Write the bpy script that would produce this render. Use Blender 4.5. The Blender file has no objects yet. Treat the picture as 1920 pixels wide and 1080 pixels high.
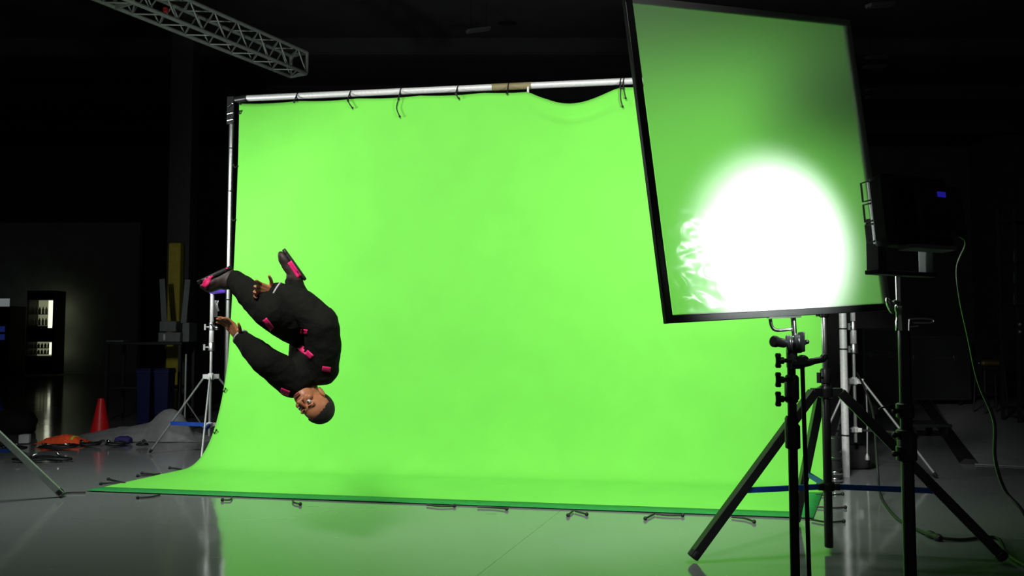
import bpy, bmesh, math, random
import numpy as np
from mathutils import Vector, Matrix, noise
from mathutils.bvhtree import BVHTree
random.seed(7)
scn = bpy.context.scene
COL = scn.collection

# ------------------------------------------------------------------ camera, world, lamps, exposure
F, CAMZ = 1500.0, 1.36
PITCH = math.atan(80 / 1500.0)
cam = bpy.data.cameras.new('camera'); cam.sensor_width = 36.0; cam.lens = 36.0 * F / 1920.0
cam.clip_start = 0.05; cam.clip_end = 200
camo = bpy.data.objects.new('camera', cam); COL.objects.link(camo)
camo.location = (0, 0, CAMZ); camo.rotation_euler = (math.pi / 2 + PITCH, 0, 0)
scn.camera = camo

w = bpy.data.worlds.new('world'); scn.world = w; w.use_nodes = True
w.node_tree.nodes['Background'].inputs[0].default_value = (0.5, 0.55, 0.5, 1)
w.node_tree.nodes['Background'].inputs[1].default_value = 0.06
vs = scn.view_settings
vs.view_transform = 'Standard'; vs.look = 'None'; vs.gamma = 1; vs.use_curve_mapping = False
vs.exposure = 0.0

def area_light(name, loc, target, sx, sy, power, spread, color=(1, 1, 1)):
    l = bpy.data.lights.new(name, 'AREA'); l.shape = 'RECTANGLE'; l.size = sx; l.size_y = sy
    l.energy = power; l.spread = math.radians(spread); l.color = color
    o = bpy.data.objects.new(name, l); COL.objects.link(o)
    o.location = loc
    o.rotation_euler = (Vector(target) - Vector(loc)).to_track_quat('-Z', 'Y').to_euler()
    return o
# the two flood panels that wash the green cloth (their housings are built below)
RLAMP, RAIM = Vector((1.95, 5.0, 2.65)), Vector((0.2, 8.0, 1.5))
LLAMP, LAIM = Vector((-4.55, 6.25, 2.75)), Vector((0.4, 8.2, 1.3))
def off(p, t, d): return p + (t - p).normalized() * d
area_light('right_flood_light', off(RLAMP, RAIM, .075), RAIM, .56, .40, 78, 180, (.95, 1, .98))
area_light('left_flood_light', off(LLAMP, LAIM, .075), LAIM, .44, .40, 118, 180, (.95, 1, .98))

# added spot, out of view above the camera end, to brighten tumbler and cloth
SPOT = Vector((-1.5, 0.5, 5.0)); SPOT_DIR = Vector((.19, .886, -.423)).normalized()
rs = bpy.data.lights.new('added_spot_light', 'SPOT'); rs.energy = 1650; rs.spot_size = math.radians(50); rs.spot_blend = .22
rs.shadow_soft_size = .50; rs.color = (1, .98, .95)
rso = bpy.data.objects.new('added_spot_light', rs); COL.objects.link(rso)
rso.location = SPOT + SPOT_DIR * .2; rso.rotation_euler = SPOT_DIR.to_track_quat('-Z', 'Y').to_euler()

def ray(px, py):
    u = (px - 960) / F; v = (540 - py) / F
    c, s = math.cos(PITCH), math.sin(PITCH)
    return Vector((u, c - v * s, s + v * c))
def P(px, py, Y):
    r = ray(px, py); return Vector((0, 0, CAMZ)) + r * (Y / r.y)
def G(px, py, z=0.0):
    r = ray(px, py); return Vector((0, 0, CAMZ)) + r * ((z - CAMZ) / r.z)

# the small light on the near right stand that burns the bright patch into the diffusion frame
FR_TL, FR_TR = Vector((.4053, 2.8617, 2.5819)), Vector((1.3865, 3.2377, 2.6391))
FR_BR, FR_BL = Vector((1.5284, 3.2383, 1.4419)), Vector((.5471, 2.8623, 1.3847))
HOT = P(1445, 470, 3.08)
PANC = P(1703, 400, 2.52)
PAN_AIM = (HOT - PANC).normalized()
sp = bpy.data.lights.new('panel_light', 'SPOT'); sp.energy = 215; sp.spot_size = math.radians(84); sp.spot_blend = 1.0
sp.shadow_soft_size = 0.03; sp.color = (.93, 1, .97)
spo = bpy.data.objects.new('panel_light', sp); COL.objects.link(spo)
spo.location = PANC + PAN_AIM * 0.06
spo.rotation_euler = PAN_AIM.to_track_quat('-Z', 'Y').to_euler()

# ------------------------------------------------------------------ materials
def mat(name, color, rough=.5, metal=0.0, var=.12, scale=14, bump=0.0, bscale=60, emit=None, estr=0, ior=1.45, sheen=0):
    m = bpy.data.materials.new(name); m.use_nodes = True
    nt = m.node_tree; b = nt.nodes['Principled BSDF']
    b.inputs['Roughness'].default_value = rough; b.inputs['Metallic'].default_value = metal
    b.inputs['IOR'].default_value = ior
    if sheen: b.inputs['Sheen Weight'].default_value = sheen
    tc = nt.nodes.new('ShaderNodeTexCoord')
    n = nt.nodes.new('ShaderNodeTexNoise'); n.inputs['Scale'].default_value = scale; n.inputs['Detail'].default_value = 4
    r = nt.nodes.new('ShaderNodeValToRGB')
    c = Vector(color[:3])
    r.color_ramp.elements[0].position = .3; r.color_ramp.elements[1].position = .7
    r.color_ramp.elements[0].color = (*(c * (1 - var)), 1); r.color_ramp.elements[1].color = (*(c * (1 + var)), 1)
    nt.links.new(tc.outputs['Object'], n.inputs['Vector'])
    nt.links.new(n.outputs['Fac'], r.inputs['Fac']); nt.links.new(r.outputs['Color'], b.inputs['Base Color'])
    if bump:
        n2 = nt.nodes.new('ShaderNodeTexNoise'); n2.inputs['Scale'].default_value = bscale; n2.inputs['Detail'].default_value = 5
        bp = nt.nodes.new('ShaderNodeBump'); bp.inputs['Strength'].default_value = bump; bp.inputs['Distance'].default_value = .02
        nt.links.new(tc.outputs['Object'], n2.inputs['Vector'])
        nt.links.new(n2.outputs['Fac'], bp.inputs['Height']); nt.links.new(bp.outputs['Normal'], b.inputs['Normal'])
    if emit:
        b.inputs['Emission Color'].default_value = (*emit, 1); b.inputs['Emission Strength'].default_value = estr
    return m

M = {}
M['green'] = mat('chroma_green_cloth', (.165, .64, .070), .9, var=.03, scale=3, bump=.05, bscale=500)
M['hem'] = mat('green_hem_tape', (.012, .26, .045), .7)
M['black_cloth'] = mat('black_cloth', (.012, .012, .012), .9)
M['chrome'] = mat('chrome_steel', (.62, .63, .62), .18, 1, var=.05)
M['alu'] = mat('aluminium_tube', (.62, .63, .62), .32, 1, var=.06, scale=30)
M['alu_dull'] = mat('dull_aluminium', (.42, .44, .42), .5, .6, var=.1)
M['galv'] = mat('worn_white_steel', (.66, .67, .65), .45, .25, var=.1, scale=40)
M['black'] = mat('black_painted_steel', (.014, .015, .015), .38)
M['black_matte'] = mat('matte_black_plastic', (.010, .011, .012), .6)
M['dark_steel'] = mat('dark_cast_steel', (.10, .105, .11), .35, .8, var=.2, scale=60)
M['blue'] = mat('blue_tape', (.01, .06, .36), .5)
M['purple'] = mat('purple_plastic', (.12, .045, .50), .45)
M['dark_purple'] = mat('dark_purple_fabric', (.03, .018, .14), .7)
M['rubber'] = mat('black_rubber', (.008, .008, .008), .55)
M['greycable'] = mat('dark_grey_cable', (.03, .03, .03), .35)
M['gold'] = mat('beige_tape', (.22, .19, .09), .6)
M['skin'] = mat('brown_skin', (.46, .185, .085), .42, var=.12, scale=30)
M['hair'] = mat('black_hair', (.012, .009, .008), .8, bump=.6, bscale=220)
M['suit'] = mat('black_sportswear', (.0062, .007, .0052), .9, ior=1.25, var=.2, scale=30, bump=.25, bscale=45)
M['pink'] = mat('pink_tape', (.78, .02, .16), .55)
M['cuff'] = mat('white_cuff', (.38, .38, .37), .7)
M['shoe'] = mat('dark_brown_shoe', (.035, .022, .018), .6)
M['eye'] = mat('eye_white', (.6, .55, .5), .25)
M['iris'] = mat('dark_iris', (.01, .006, .004), .2)
M['lip'] = mat('lip_skin', (.22, .06, .045), .45)
M['cone'] = mat('red_cone_plastic', (.75, .015, .018), .35)
M['orange'] = mat('orange_fabric', (.95, .09, .02), .8, bump=.4, bscale=30)
M['lime'] = mat('lime_reflective_tape', (.55, .62, .05), .5)
M['greysheet'] = mat('grey_plastic_sheet', (.20, .20, .205), .55, bump=.4, bscale=8)
M['bin'] = mat('dark_blue_plastic', (.005, .009, .07), .45)
M['yellow'] = mat('yellow_paint', (.42, .34, .03), .55)
M['darkcol'] = mat('dark_column_paint', (.035, .035, .032), .7)
M['pale'] = mat('pale_grey_plastic', (.15, .165, .165), .5)
M['case'] = mat('dark_road_case', (.018, .02, .02), .5)
M['brass'] = mat('dull_brass', (.45, .34, .10), .35, .8)
M['wall'] = mat('dark_wall_paint', (.12, .125, .12), .9, scale=2)
M['partition'] = mat('grey_partition', (.55, .57, .55), .85, scale=2)
M['ceil'] = mat('dark_ceiling', (.06, .06, .06), .9, scale=2)
M['truss'] = mat('truss_aluminium', (.30, .33, .30), .55, .3, var=.12)
M['red'] = mat('red_tag', (.6, .03, .03), .5)
M['mat'] = mat('grey_floor_mat', (.22, .225, .23), .6, scale=6, bump=.1, bscale=20)
M['whitebox'] = mat('white_box', (.55, .55, .55), .6)
M['fix'] = mat('grey_fixture', (.14, .145, .14), .6)
M['lampface'] = mat('lamp_diffuser', (.8, .8, .8), .5, emit=(.95, 1, .98), estr=2)
M['panelface'] = mat('panel_diffuser', (.8, .8, .8), .5, emit=(.95, 1, .98), estr=.3)
M['display'] = mat('blue_display', (.01, .01, .05), .3, emit=(.03, .02, .6), estr=.35)
M['fridge_glow'] = mat('fridge_back_glow', (.5, .5, .4), .6, emit=(.62, .68, .40), estr=.30)
M['fridge_tube'] = mat('fridge_lamp', (.8, .8, .7), .5, emit=(.95, 1, .75), estr=1.4)
M['vend_white'] = mat('vending_white_glow', (.5, .5, .5), .6, emit=(.7, .8, .8), estr=.18)
M['vend_blue'] = mat('vending_blue_glow', (.05, .07, .2), .6, emit=(.05, .1, .6), estr=.10)
M['bottle'] = mat('dark_bottle', (.07, .075, .05), .3)
g = bpy.data.materials.new('clear_glass'); g.use_nodes = True
_b = g.node_tree.nodes['Principled BSDF']; _b.inputs['Transmission Weight'].default_value = 1; _b.inputs['Roughness'].default_value = .02; _b.inputs['IOR'].default_value = 1.1
M['glass'] = g

def diffusion_material():
    m = bpy.data.materials.new('diffusion_sheet'); m.use_nodes = True; nt = m.node_tree; nt.nodes.clear()
    out = nt.nodes.new('ShaderNodeOutputMaterial')
    d = nt.nodes.new('ShaderNodeBsdfDiffuse'); d.inputs[0].default_value = (.72, .74, .73, 1)
    t = nt.nodes.new('ShaderNodeBsdfTranslucent'); t.inputs[0].default_value = (.80, .82, .80, 1)
    gl = nt.nodes.new('ShaderNodeBsdfGlossy'); gl.inputs['Roughness'].default_value = .32
    rf = nt.nodes.new('ShaderNodeBsdfRefraction'); rf.inputs[0].default_value = (.9, .92, .9, 1); rf.inputs['Roughness'].default_value = .85; rf.inputs['IOR'].default_value = 1.2
    mx = nt.nodes.new('ShaderNodeMixShader'); mx.inputs[0].default_value = .22
    mr = nt.nodes.new('ShaderNodeMixShader'); mr.inputs[0].default_value = .66
    mg = nt.nodes.new('ShaderNodeMixShader'); mg.inputs[0].default_value = .05
    n = nt.nodes.new('ShaderNodeTexNoise'); n.inputs['Scale'].default_value = 2.5; n.inputs['Detail'].default_value = 3
    bp = nt.nodes.new('ShaderNodeBump'); bp.inputs['Strength'].default_value = .15; bp.inputs['Distance'].default_value = .02
    tc = nt.nodes.new('ShaderNodeTexCoord')
    L = nt.links.new
    L(tc.outputs['Object'], n.inputs['Vector']); L(n.outputs['Fac'], bp.inputs['Height'])
    for s in (d, gl): L(bp.outputs['Normal'], s.inputs['Normal'])
    L(d.outputs[0], mx.inputs[1]); L(t.outputs[0], mx.inputs[2])
    L(mx.outputs[0], mr.inputs[1]); L(rf.outputs[0], mr.inputs[2])
    L(mr.outputs[0], mg.inputs[1]); L(gl.outputs[0], mg.inputs[2]); L(mg.outputs[0], out.inputs[0])
    return m
M['diffusion'] = diffusion_material()

def floor_material():
    m = bpy.data.materials.new('polished_floor'); m.use_nodes = True; nt = m.node_tree
    b = nt.nodes['Principled BSDF']; L = nt.links.new
    tc = nt.nodes.new('ShaderNodeTexCoord')
    n = nt.nodes.new('ShaderNodeTexNoise'); n.inputs['Scale'].default_value = .8; n.inputs['Detail'].default_value = 6
    r = nt.nodes.new('ShaderNodeValToRGB')
    r.color_ramp.elements[0].color = (.15, .153, .158, 1); r.color_ramp.elements[1].color = (.20, .203, .208, 1)
    L(tc.outputs['Object'], n.inputs['Vector']); L(n.outputs['Fac'], r.inputs['Fac'])
    # saw-cut joints in the slab
    sep = nt.nodes.new('ShaderNodeSeparateXYZ'); L(tc.outputs['Object'], sep.inputs[0])
    a, bb = G(1060, 950), G(893, 1080); dd = (bb - a).normalized(); nx, ny = -dd.y, dd.x; c0 = a.x * nx + a.y * ny
    def mth(op, x, y=None):
        q = nt.nodes.new('ShaderNodeMath'); q.operation = op
        for i, val in enumerate((x, y)):
            if val is None: continue
            if isinstance(val, (int, float)): q.inputs[i].default_value = val
            else: L(val, q.inputs[i])
        return q.outputs[0]
    s = mth('ADD', mth('MULTIPLY', sep.outputs[0], nx), mth('MULTIPLY', sep.outputs[1], ny))
    s = mth('SUBTRACT', s, c0)
    fr = mth('ABSOLUTE', mth('SUBTRACT', mth('MODULO', mth('ADD', s, 306.0), 6.0), 0.0))
    joint = mth('LESS_THAN', fr, .006)
    # scuff marks: thresholded stretched noise
    mp = nt.nodes.new('ShaderNodeMapping'); mp.inputs['Scale'].default_value = (2.2, 16, 1); mp.inputs['Rotation'].default_value = (0, 0, .15)
    L(tc.outputs['Object'], mp.inputs[0])
    n3 = nt.nodes.new('ShaderNodeTexNoise'); n3.inputs['Scale'].default_value = 1.4; n3.inputs['Detail'].default_value = 2
    L(mp.outputs[0], n3.inputs['Vector'])
    scuff = mth('MULTIPLY', mth('GREATER_THAN', n3.outputs['Fac'], .735), .5)
    fac = mth('MAXIMUM', mth('MULTIPLY', joint, .55), scuff)
    mx = nt.nodes.new('ShaderNodeMix'); mx.data_type = 'RGBA'
    L(fac, mx.inputs[0]); L(r.outputs[0], mx.inputs[6]); mx.inputs[7].default_value = (.05, .05, .05, 1)
    L(mx.outputs[2], b.inputs['Base Color'])
    n2 = nt.nodes.new('ShaderNodeTexNoise'); n2.inputs['Scale'].default_value = 3; n2.inputs['Detail'].default_value = 5
    L(tc.outputs['Object'], n2.inputs['Vector'])
    mr = nt.nodes.new('ShaderNodeMapRange'); mr.inputs[3].default_value = .07; mr.inputs[4].default_value = .13
    L(n2.outputs['Fac'], mr.inputs[0]); L(mth('ADD', mr.outputs[0], mth('MULTIPLY', fac, .4)), b.inputs['Roughness'])
    n4 = nt.nodes.new('ShaderNodeTexNoise'); n4.inputs['Scale'].default_value = 4; n4.inputs['Detail'].default_value = 1
    L(tc.outputs['Object'], n4.inputs['Vector'])
    bp = nt.nodes.new('ShaderNodeBump'); bp.inputs['Strength'].default_value = .05; bp.inputs['Distance'].default_value = .02
    L(n4.outputs['Fac'], bp.inputs['Height']); L(bp.outputs['Normal'], b.inputs['Normal'])
    b.inputs['IOR'].default_value = 1.75
    return m
M['floor'] = floor_material()

# ------------------------------------------------------------------ mesh builder
def frame_of(d):
    d = Vector(d).normalized()
    a = Vector((0, 0, 1)) if abs(d.z) < .9 else Vector((1, 0, 0))
    u = d.cross(a).normalized(); v = d.cross(u).normalized()
    return u, v
class MB:
    def __init__(s): s.v = []; s.f = []
    def add(s, vs, fs):
        o = len(s.v); s.v += [Vector(x) for x in vs]; s.f += [tuple(i + o for i in f) for f in fs]; return s
    def tube(s, pts, r, n=14, cap=True):
        pts = [Vector(p) for p in pts]; k = len(pts)
        rr = [r] * k if isinstance(r, (int, float)) else list(r)
        vs, fs = [], []; u = None
        for i, p in enumerate(pts):
            t = (pts[min(i + 1, k - 1)] - pts[max(i - 1, 0)]).normalized()
            if u is None: u, _ = frame_of(t)
            u = (u - t * u.dot(t)).normalized(); v = t.cross(u)
            for j in range(n):
                a = 2 * math.pi * j / n; vs.append(p + (u * math.cos(a) + v * math.sin(a)) * rr[i])
        for i in range(k - 1):
            for j in range(n):
                fs.append((i * n + j, i * n + (j + 1) % n, (i + 1) * n + (j + 1) % n, (i + 1) * n + j))
        if cap: fs.append(tuple(range(n))[::-1]); fs.append(tuple((k - 1) * n + j for j in range(n)))
        return s.add(vs, fs)
    def lathe(s, o, axis, prof, n=24):
        o = Vector(o); d = Vector(axis).normalized()
        return s.tube2([(o + d * h, r) for r, h in prof], d, n)
    def tube2(s, rings, d, n):
        u, v = frame_of(d); v = d.cross(u); vs, fs = [], []
        for p, r in rings:
            for j in range(n):
                a = 2 * math.pi * j / n; vs.append(p + (u * math.cos(a) + v * math.sin(a)) * max(r, 1e-4))
        k = len(rings)
        for i in range(k - 1):
            for j in range(n):
                fs.append((i * n + j, i * n + (j + 1) % n, (i + 1) * n + (j + 1) % n, (i + 1) * n + j))
        fs.append(tuple(range(n))[::-1]); fs.append(tuple((k - 1) * n + j for j in range(n)))
        return s.add(vs, fs)
    def box(s, c, size, R=None):
        c = Vector(c); h = Vector(size) / 2; vs = []
        for x in (-1, 1):
            for y in (-1, 1):
                for z in (-1, 1):
                    q = Vector((x * h.x, y * h.y, z * h.z)); vs.append(c + (R @ q if R else q))
        return s.add(vs, [(0, 1, 3, 2), (4, 6, 7, 5), (0, 4, 5, 1), (2, 3, 7, 6), (0, 2, 6, 4), (1, 5, 7, 3)])
    def bar(s, a, b, w, h, up=(0, 0, 1)):
        a, b = Vector(a), Vector(b); d = (b - a); L = d.length; d.normalize()
        up = Vector(up); x = d.cross(up)
        if x.length < 1e-3: x = d.cross(Vector((1, 0, 0)))
        x.normalize(); z = x.cross(d)
        R = Matrix((x, d, z)).transposed()
        return s.box((a + b) / 2, (w, L, h), R)
    def sphere(s, c, r, R=None, n=16, m=10):
        c = Vector(c); r = Vector((r, r, r)) if isinstance(r, (int, float)) else Vector(r); vs, fs = [], []
        vs.append(Vector((0, 0, 1)))
        for i in range(1, m):
            t = math.pi * i / m
            for j in range(n):
                p = 2 * math.pi * j / n; vs.append(Vector((math.sin(t) * math.cos(p), math.sin(t) * math.sin(p), math.cos(t))))
        vs.append(Vector((0, 0, -1)))
        for j in range(n): fs.append((0, 1 + j, 1 + (j + 1) % n))
        for i in range(m - 2):
            for j in range(n):
                a = 1 + i * n; fs.append((a + j, a + n + j, a + n + (j + 1) % n, a + (j + 1) % n))
        a = 1 + (m - 2) * n; e = len(vs) - 1
        for j in range(n): fs.append((a + (j + 1) % n, a + j, e))
        vs = [Vector((q.x * r.x, q.y * r.y, q.z * r.z)) for q in vs]
        return s.add([c + (R @ q if R else q) for q in vs], fs)
    def cone2(s, a, b, ra, rb, n=16):       # a rounded, tapering limb
        a, b = Vector(a), Vector(b); d = b - a
        s.sphere(a, ra, n=n); s.sphere(b, rb, n=n)
        if d.length > 1e-4: s.tube([a, b], [ra, rb], n=n)
        return s
    def grid(s, fn, nu, nv):
        vs = [fn(i / nu, j / nv) for j in range(nv + 1) for i in range(nu + 1)]
        fs = [(j * (nu + 1) + i, j * (nu + 1) + i + 1, (j + 1) * (nu + 1) + i + 1, (j + 1) * (nu + 1) + i) for j in range(nv) for i in range(nu)]
        return s.add(vs, fs)
    def mesh(s, name, org=Vector((0, 0, 0))):
        me = bpy.data.meshes.new(name); me.from_pydata([tuple(v - org) for v in s.v], [], s.f); me.update()
        bm = bmesh.new(); bm.from_mesh(me); bmesh.ops.recalc_face_normals(bm, faces=bm.faces); bm.to_mesh(me); bm.free()
        return me
    def build(s, name, m, parent=None, label=None, bevel=0, angle=40, solid=0):
        org = root_loc(parent)
        me = s.mesh(name, org)
        return finish(name, me, m, parent, label, bevel, angle, solid)
def root_loc(parent):
    r = parent; loc = Vector((0, 0, 0))
    while r is not None: loc += Vector(r.location); r = r.parent
    return loc
def finish(name, me, m, parent=None, label=None, bevel=0, angle=40, solid=0):
    me.shade_smooth()
    me.set_sharp_from_angle(angle=math.radians(angle))
    o = bpy.data.objects.new(name, me); COL.objects.link(o); me.materials.append(M[m] if isinstance(m, str) else m)
    if parent: o.parent = parent
    if label: o['label'] = label
    if solid: q = o.modifiers.new('solid', 'SOLIDIFY'); q.thickness = solid; q.offset = 0
    if bevel: q = o.modifiers.new('bevel', 'BEVEL'); q.width = bevel; q.segments = 2; q.limit_method = 'ANGLE'
    return o
def tag(o, label, cat, group=None, kind=None):
    o['label'] = label; o['category'] = cat
    if group: o['group'] = group
    if kind: o['kind'] = kind
    return o
def thing(name, loc, label, cat, group=None):
    o = bpy.data.objects.new(name, None); COL.objects.link(o); o.location = loc; o.empty_display_size = .1
    return tag(o, label, cat, group)
def struct(name, mb, m, bevel=0):
    o = mb.build(name, m, bevel=bevel); o['kind'] = 'structure'; return o
def spline(pts, n=8):
    pts = [Vector(p) for p in pts]; out = []
    for i in range(len(pts) - 1):
        p0, p1, p2, p3 = pts[max(i - 1, 0)], pts[i], pts[i + 1], pts[min(i + 2, len(pts) - 1)]
        for k in range(n):
            t = k / n
            out.append(.5 * ((2 * p1) + (p2 - p0) * t + (2 * p0 - 5 * p1 + 4 * p2 - p3) * t * t + (3 * p1 - p0 - 3 * p2 + p3) * t ** 3))
    out.append(pts[-1]); return out
def remeshed(mb, name, voxel, smooth=6, factor=.5):
    me = mb.mesh(name); o = bpy.data.objects.new(name, me); COL.objects.link(o)
    q = o.modifiers.new('r', 'REMESH'); q.mode = 'VOXEL'; q.voxel_size = voxel
    if smooth: q = o.modifiers.new('s', 'SMOOTH'); q.iterations = smooth; q.factor = factor
    dg = bpy.context.evaluated_depsgraph_get(); dg.update()
    out = bpy.data.meshes.new_from_object(o.evaluated_get(dg))
    bpy.data.objects.remove(o); bpy.data.meshes.remove(me)
    return out
def shift(me, d): me.transform(Matrix.Translation(-Vector(d))); return me

# ------------------------------------------------------------------ the room
X0, X1, Y0, Y1, ZC = -19.0, 15.0, -6.0, 26.0, 7.4
struct('floor', MB().box(((X0 + X1) / 2, (Y0 + Y1) / 2, -.1), (X1 - X0, Y1 - Y0, .2)), 'floor')
struct('ceiling', MB().box(((X0 + X1) / 2, (Y0 + Y1) / 2, ZC + .1), (X1 - X0, Y1 - Y0, .2)), 'ceil')
struct('wall_back', MB().box(((X0 + X1) / 2, Y1 + .1, ZC / 2), (X1 - X0 + .4, .2, ZC)), 'wall')
struct('wall_left', MB().box((X0 - .1, (Y0 + Y1) / 2, ZC / 2), (.2, Y1 - Y0, ZC)), 'wall')
struct('wall_right', MB().box((X1 + .1, (Y0 + Y1) / 2, ZC / 2), (.2, Y1 - Y0, ZC)), 'wall')
struct('wall_partition', MB().box((-15.4, 25.4, 2.4), (7.15, .2, 4.8)), 'partition')
for k in range(7):
    struct('trim_%d' % (k + 1), MB().box((-2, 3.5 + k * 3.2, ZC - .18), (34, .16, .36)).box((-2, 3.5 + k * 3.2, ZC - .36), (34, .3, .03)), 'ceil')
struct('trim_8', MB().box((P(338, 500, 13.2).x, 13.25, ZC / 2), (.36, .30, ZC)), 'darkcol')

# ------------------------------------------------------------------ green cloth backdrop
PL, PR = Vector((-2.985, 8.42, 0)), Vector((3.085, 7.53, 0))
TOPZ = 3.83
along = (PR - PL).normalized(); fwd = Vector((along.y, -along.x, 0))   # towards the camera
if fwd.y > 0: fwd = -fwd
CL_TL, CL_TR = PL + along * .115 + fwd * .07, PR - along * .13 + fwd * .07
CL_BL, CL_BR = Vector((-3.17, 8.02, 0)), Vector((2.76, 7.12, 0))
CL_FL, CL_FR = Vector((-3.60, 6.86, 0)), Vector((2.18, 5.87, 0))
def lerp(a, b, t): return a + (b - a) * t
def ss(a, b, x):
    t = max(0, min(1, (x - a) / (b - a))); return t * t * (3 - 2 * t)
S1 = P(990, 165, 7.9); S2 = P(1165, 150, 7.85)
u1 = (S1.x - CL_TL.x) / (CL_TR.x - CL_TL.x); u2 = (S2.x - CL_TL.x) / (CL_TR.x - CL_TL.x)
def top_z(u):
    z = TOPZ - .075
    z -= .012 * abs(math.sin(u * math.pi * 9))
    if u > u1:
        if u < u2:
            t = (u - u1) / (u2 - u1); z -= .135 * math.sin(math.pi * t ** .85) ** 1.2
    return z
def cloth(u, s):
    # s: 0 top, .55 start of the sweep, .75 the floor, 1 the front edge
    W = lerp(CL_TL, CL_TR, u); B = lerp(CL_BL, CL_BR, u); Fv = lerp(CL_FL, CL_FR, u)
    z0 = 1.05
    if s < .55:
        t = s / .55; zt = top_z(u); z = zt + (z0 - zt) * t
        W2 = lerp(W, lerp(W, B, .18), t * t)
        p = W2 + Vector((0, 0, z))
        q = noise.noise(Vector((u * 7, z * .55, 1.3))) * .022 + noise.noise(Vector((u * 22, z * 1.3, 4))) * .007
        if u1 < u < u2:   # loose slack folds below the sag
            d = (zt - z); a = math.sin(math.pi * (u - u1) / (u2 - u1))
            q += a * (.035 * math.exp(-((d - .05) / .05) ** 2) - .035 * math.exp(-((d - .13) / .05) ** 2) + .012 * math.exp(-((d - .22) / .05) ** 2))
        q += .004 * math.sin(z * 15) * ss(.5, .8, u)
        return p + fwd * q * ss(0, .06, t)
    W2 = lerp(W, B, .18)
    if s < .75:
        t = (s - .55) / .2
        a = W2 + Vector((0, 0, z0)); b = W2 + Vector((0, 0, .34)); b = lerp(b, Vector((B.x, B.y, b.z)), .25)
        c = lerp(W2, B, .62) + Vector((0, 0, .004)); d = lerp(B, Fv, .12) + Vector((0, 0, .006))
        p = a * (1 - t) ** 3 + b * 3 * t * (1 - t) ** 2 + c * 3 * t * t * (1 - t) + d * t ** 3
        q = noise.noise(Vector((u * 7, .58, 1.3 + t))) * .02 * (1 - t)
        return p + fwd * q
    t = (s - .75) / .25
    p = lerp(lerp(B, Fv, .12), Fv, t) + Vector((0, 0, .006))
    p.z += max(0, noise.noise(Vector((u * 14, t * 3, 7)))) * .012 * math.sin(math.pi * min(1, t)) 
    return p
back = thing('green_screen_backdrop', (0, 7.2, 0), 'huge bright green chroma cloth hung from a pipe and swept out over the floor', 'backdrop')
MB().grid(cloth, 150, 120).build('cloth', 'green', back, solid=.002, angle=180)
# hem along the front and the right side on the floor
h = MB()
def hemf(u, v):
    p = cloth(u, 1 - .035 * (1 - v)); q = lerp(CL_FL, CL_FR, u); q = q + fwd * .012
    r = lerp(p, q, v); r.z = .010 + noise.noise(Vector((u * 9, 0, 2))) * .002; return r
h.grid(hemf, 60, 2).build('front_hem', 'hem', back, label='darker green hem tape along the front edge', solid=.003, angle=180)
def hemr(u, v):
    p = cloth(1 - .028 * (1 - u), .80 + .2 * v); p.z = .011; return p
MB().grid(hemr, 2, 20).build('side_hem', 'hem', back, label='darker green hem tape along the right edge', solid=.003, angle=180)

def tie(pts, r=.006, ball=True):
    m = MB(); m.tube(spline(pts, 5), r, 6)
    if ball: m.sphere(pts[-1], r * 2.1, n=8, m=6)
    return m
# ties on the top pipe
def pipe_pt(px):
    # the x of a point of the top pipe under pixel column px
    best = None
    for k in range(400):
        q = lerp(PL, PR, k / 399); x = 960 + F * q.x / q.y
        if best is None or abs(x - px) < best[0]: best = (abs(x - px), q)
    return best[1] + Vector((0, 0, TOPZ))
topties = [(552, [(0, -.09)]), (655, [(.0, -.10), (.05, -.18)]), (750, [(.0, -.11), (-.02, -.2), (.015, -.29)]), (857, [(0, -.08), (.03, -.13)]),
           (953, [(0, -.1)]), (1165, [(0, -.09), (.0, -.2), (.02, -.28)]), (1172, [(.0, -.1), (.02, -.2)])]
for px, tail in topties:
    c = pipe_pt(px)
    m = MB()
    ring = [c + fwd * (.036 * math.cos(a)) + Vector((0, 0, .036 * math.sin(a))) + along * .008 * math.sin(a) for a in [k * math.pi / 7 for k in range(15)]]
    m.tube(ring, .006, 6)
    pts = [c + fwd * .04, *[c + fwd * .1 + along * x + Vector((0, 0, z)) for x, z in tail]]
    m.tube(spline(pts, 4), .006, 6).sphere(pts[1], .013, n=8, m=6).sphere(pts[-1], .012, n=8, m=6)
    m.build('tie', 'rubber', back)
# ties on the left side edge, the front edge and the floor sides
for py, dx in ((190, .02), (205, .02), (307, -.04), (411, -.04), (730, .03), (805, .04)):
    best = min((cloth(0, k / 200) for k in range(150)), key=lambda q: abs((CAMZ - q.z) / q.y * F + 620 - py))
    tie([best + fwd * .012, best + fwd * .02 + along * dx * .5 + Vector((0, 0, -.02)), best + fwd * .02 + along * dx + Vector((0, 0, .012))], .005).build('tie', 'rubber', back)
for px, py, pts in ((300, 928, [(0, 0), (-20, 4), (-42, 5)]), (435, 932, [(0, 0), (-4, 5), (-18, 5)]), (555, 937, [(-6, 0), (-4, 5), (8, 8)]),
                    (800, 946, [(0, 0), (25, 3), (52, 2)]), (895, 950, [(0, 0), (30, 1), (55, 4)]), (1075, 957, [(0, 0), (-10, 9)]), (1078, 958, [(0, 0), (8, 2), (22, 6)]),
                    (1228, 963, [(0, 0), (-18, 9)]), (1230, 964, [(0, 0), (25, 2), (50, 2)]), (1372, 969, [(0, 0), (25, 3), (42, 9)])):
    tie([G(px + x, py + y, .012) for x, y in pts], .007).build('tie', 'rubber', back)
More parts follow.
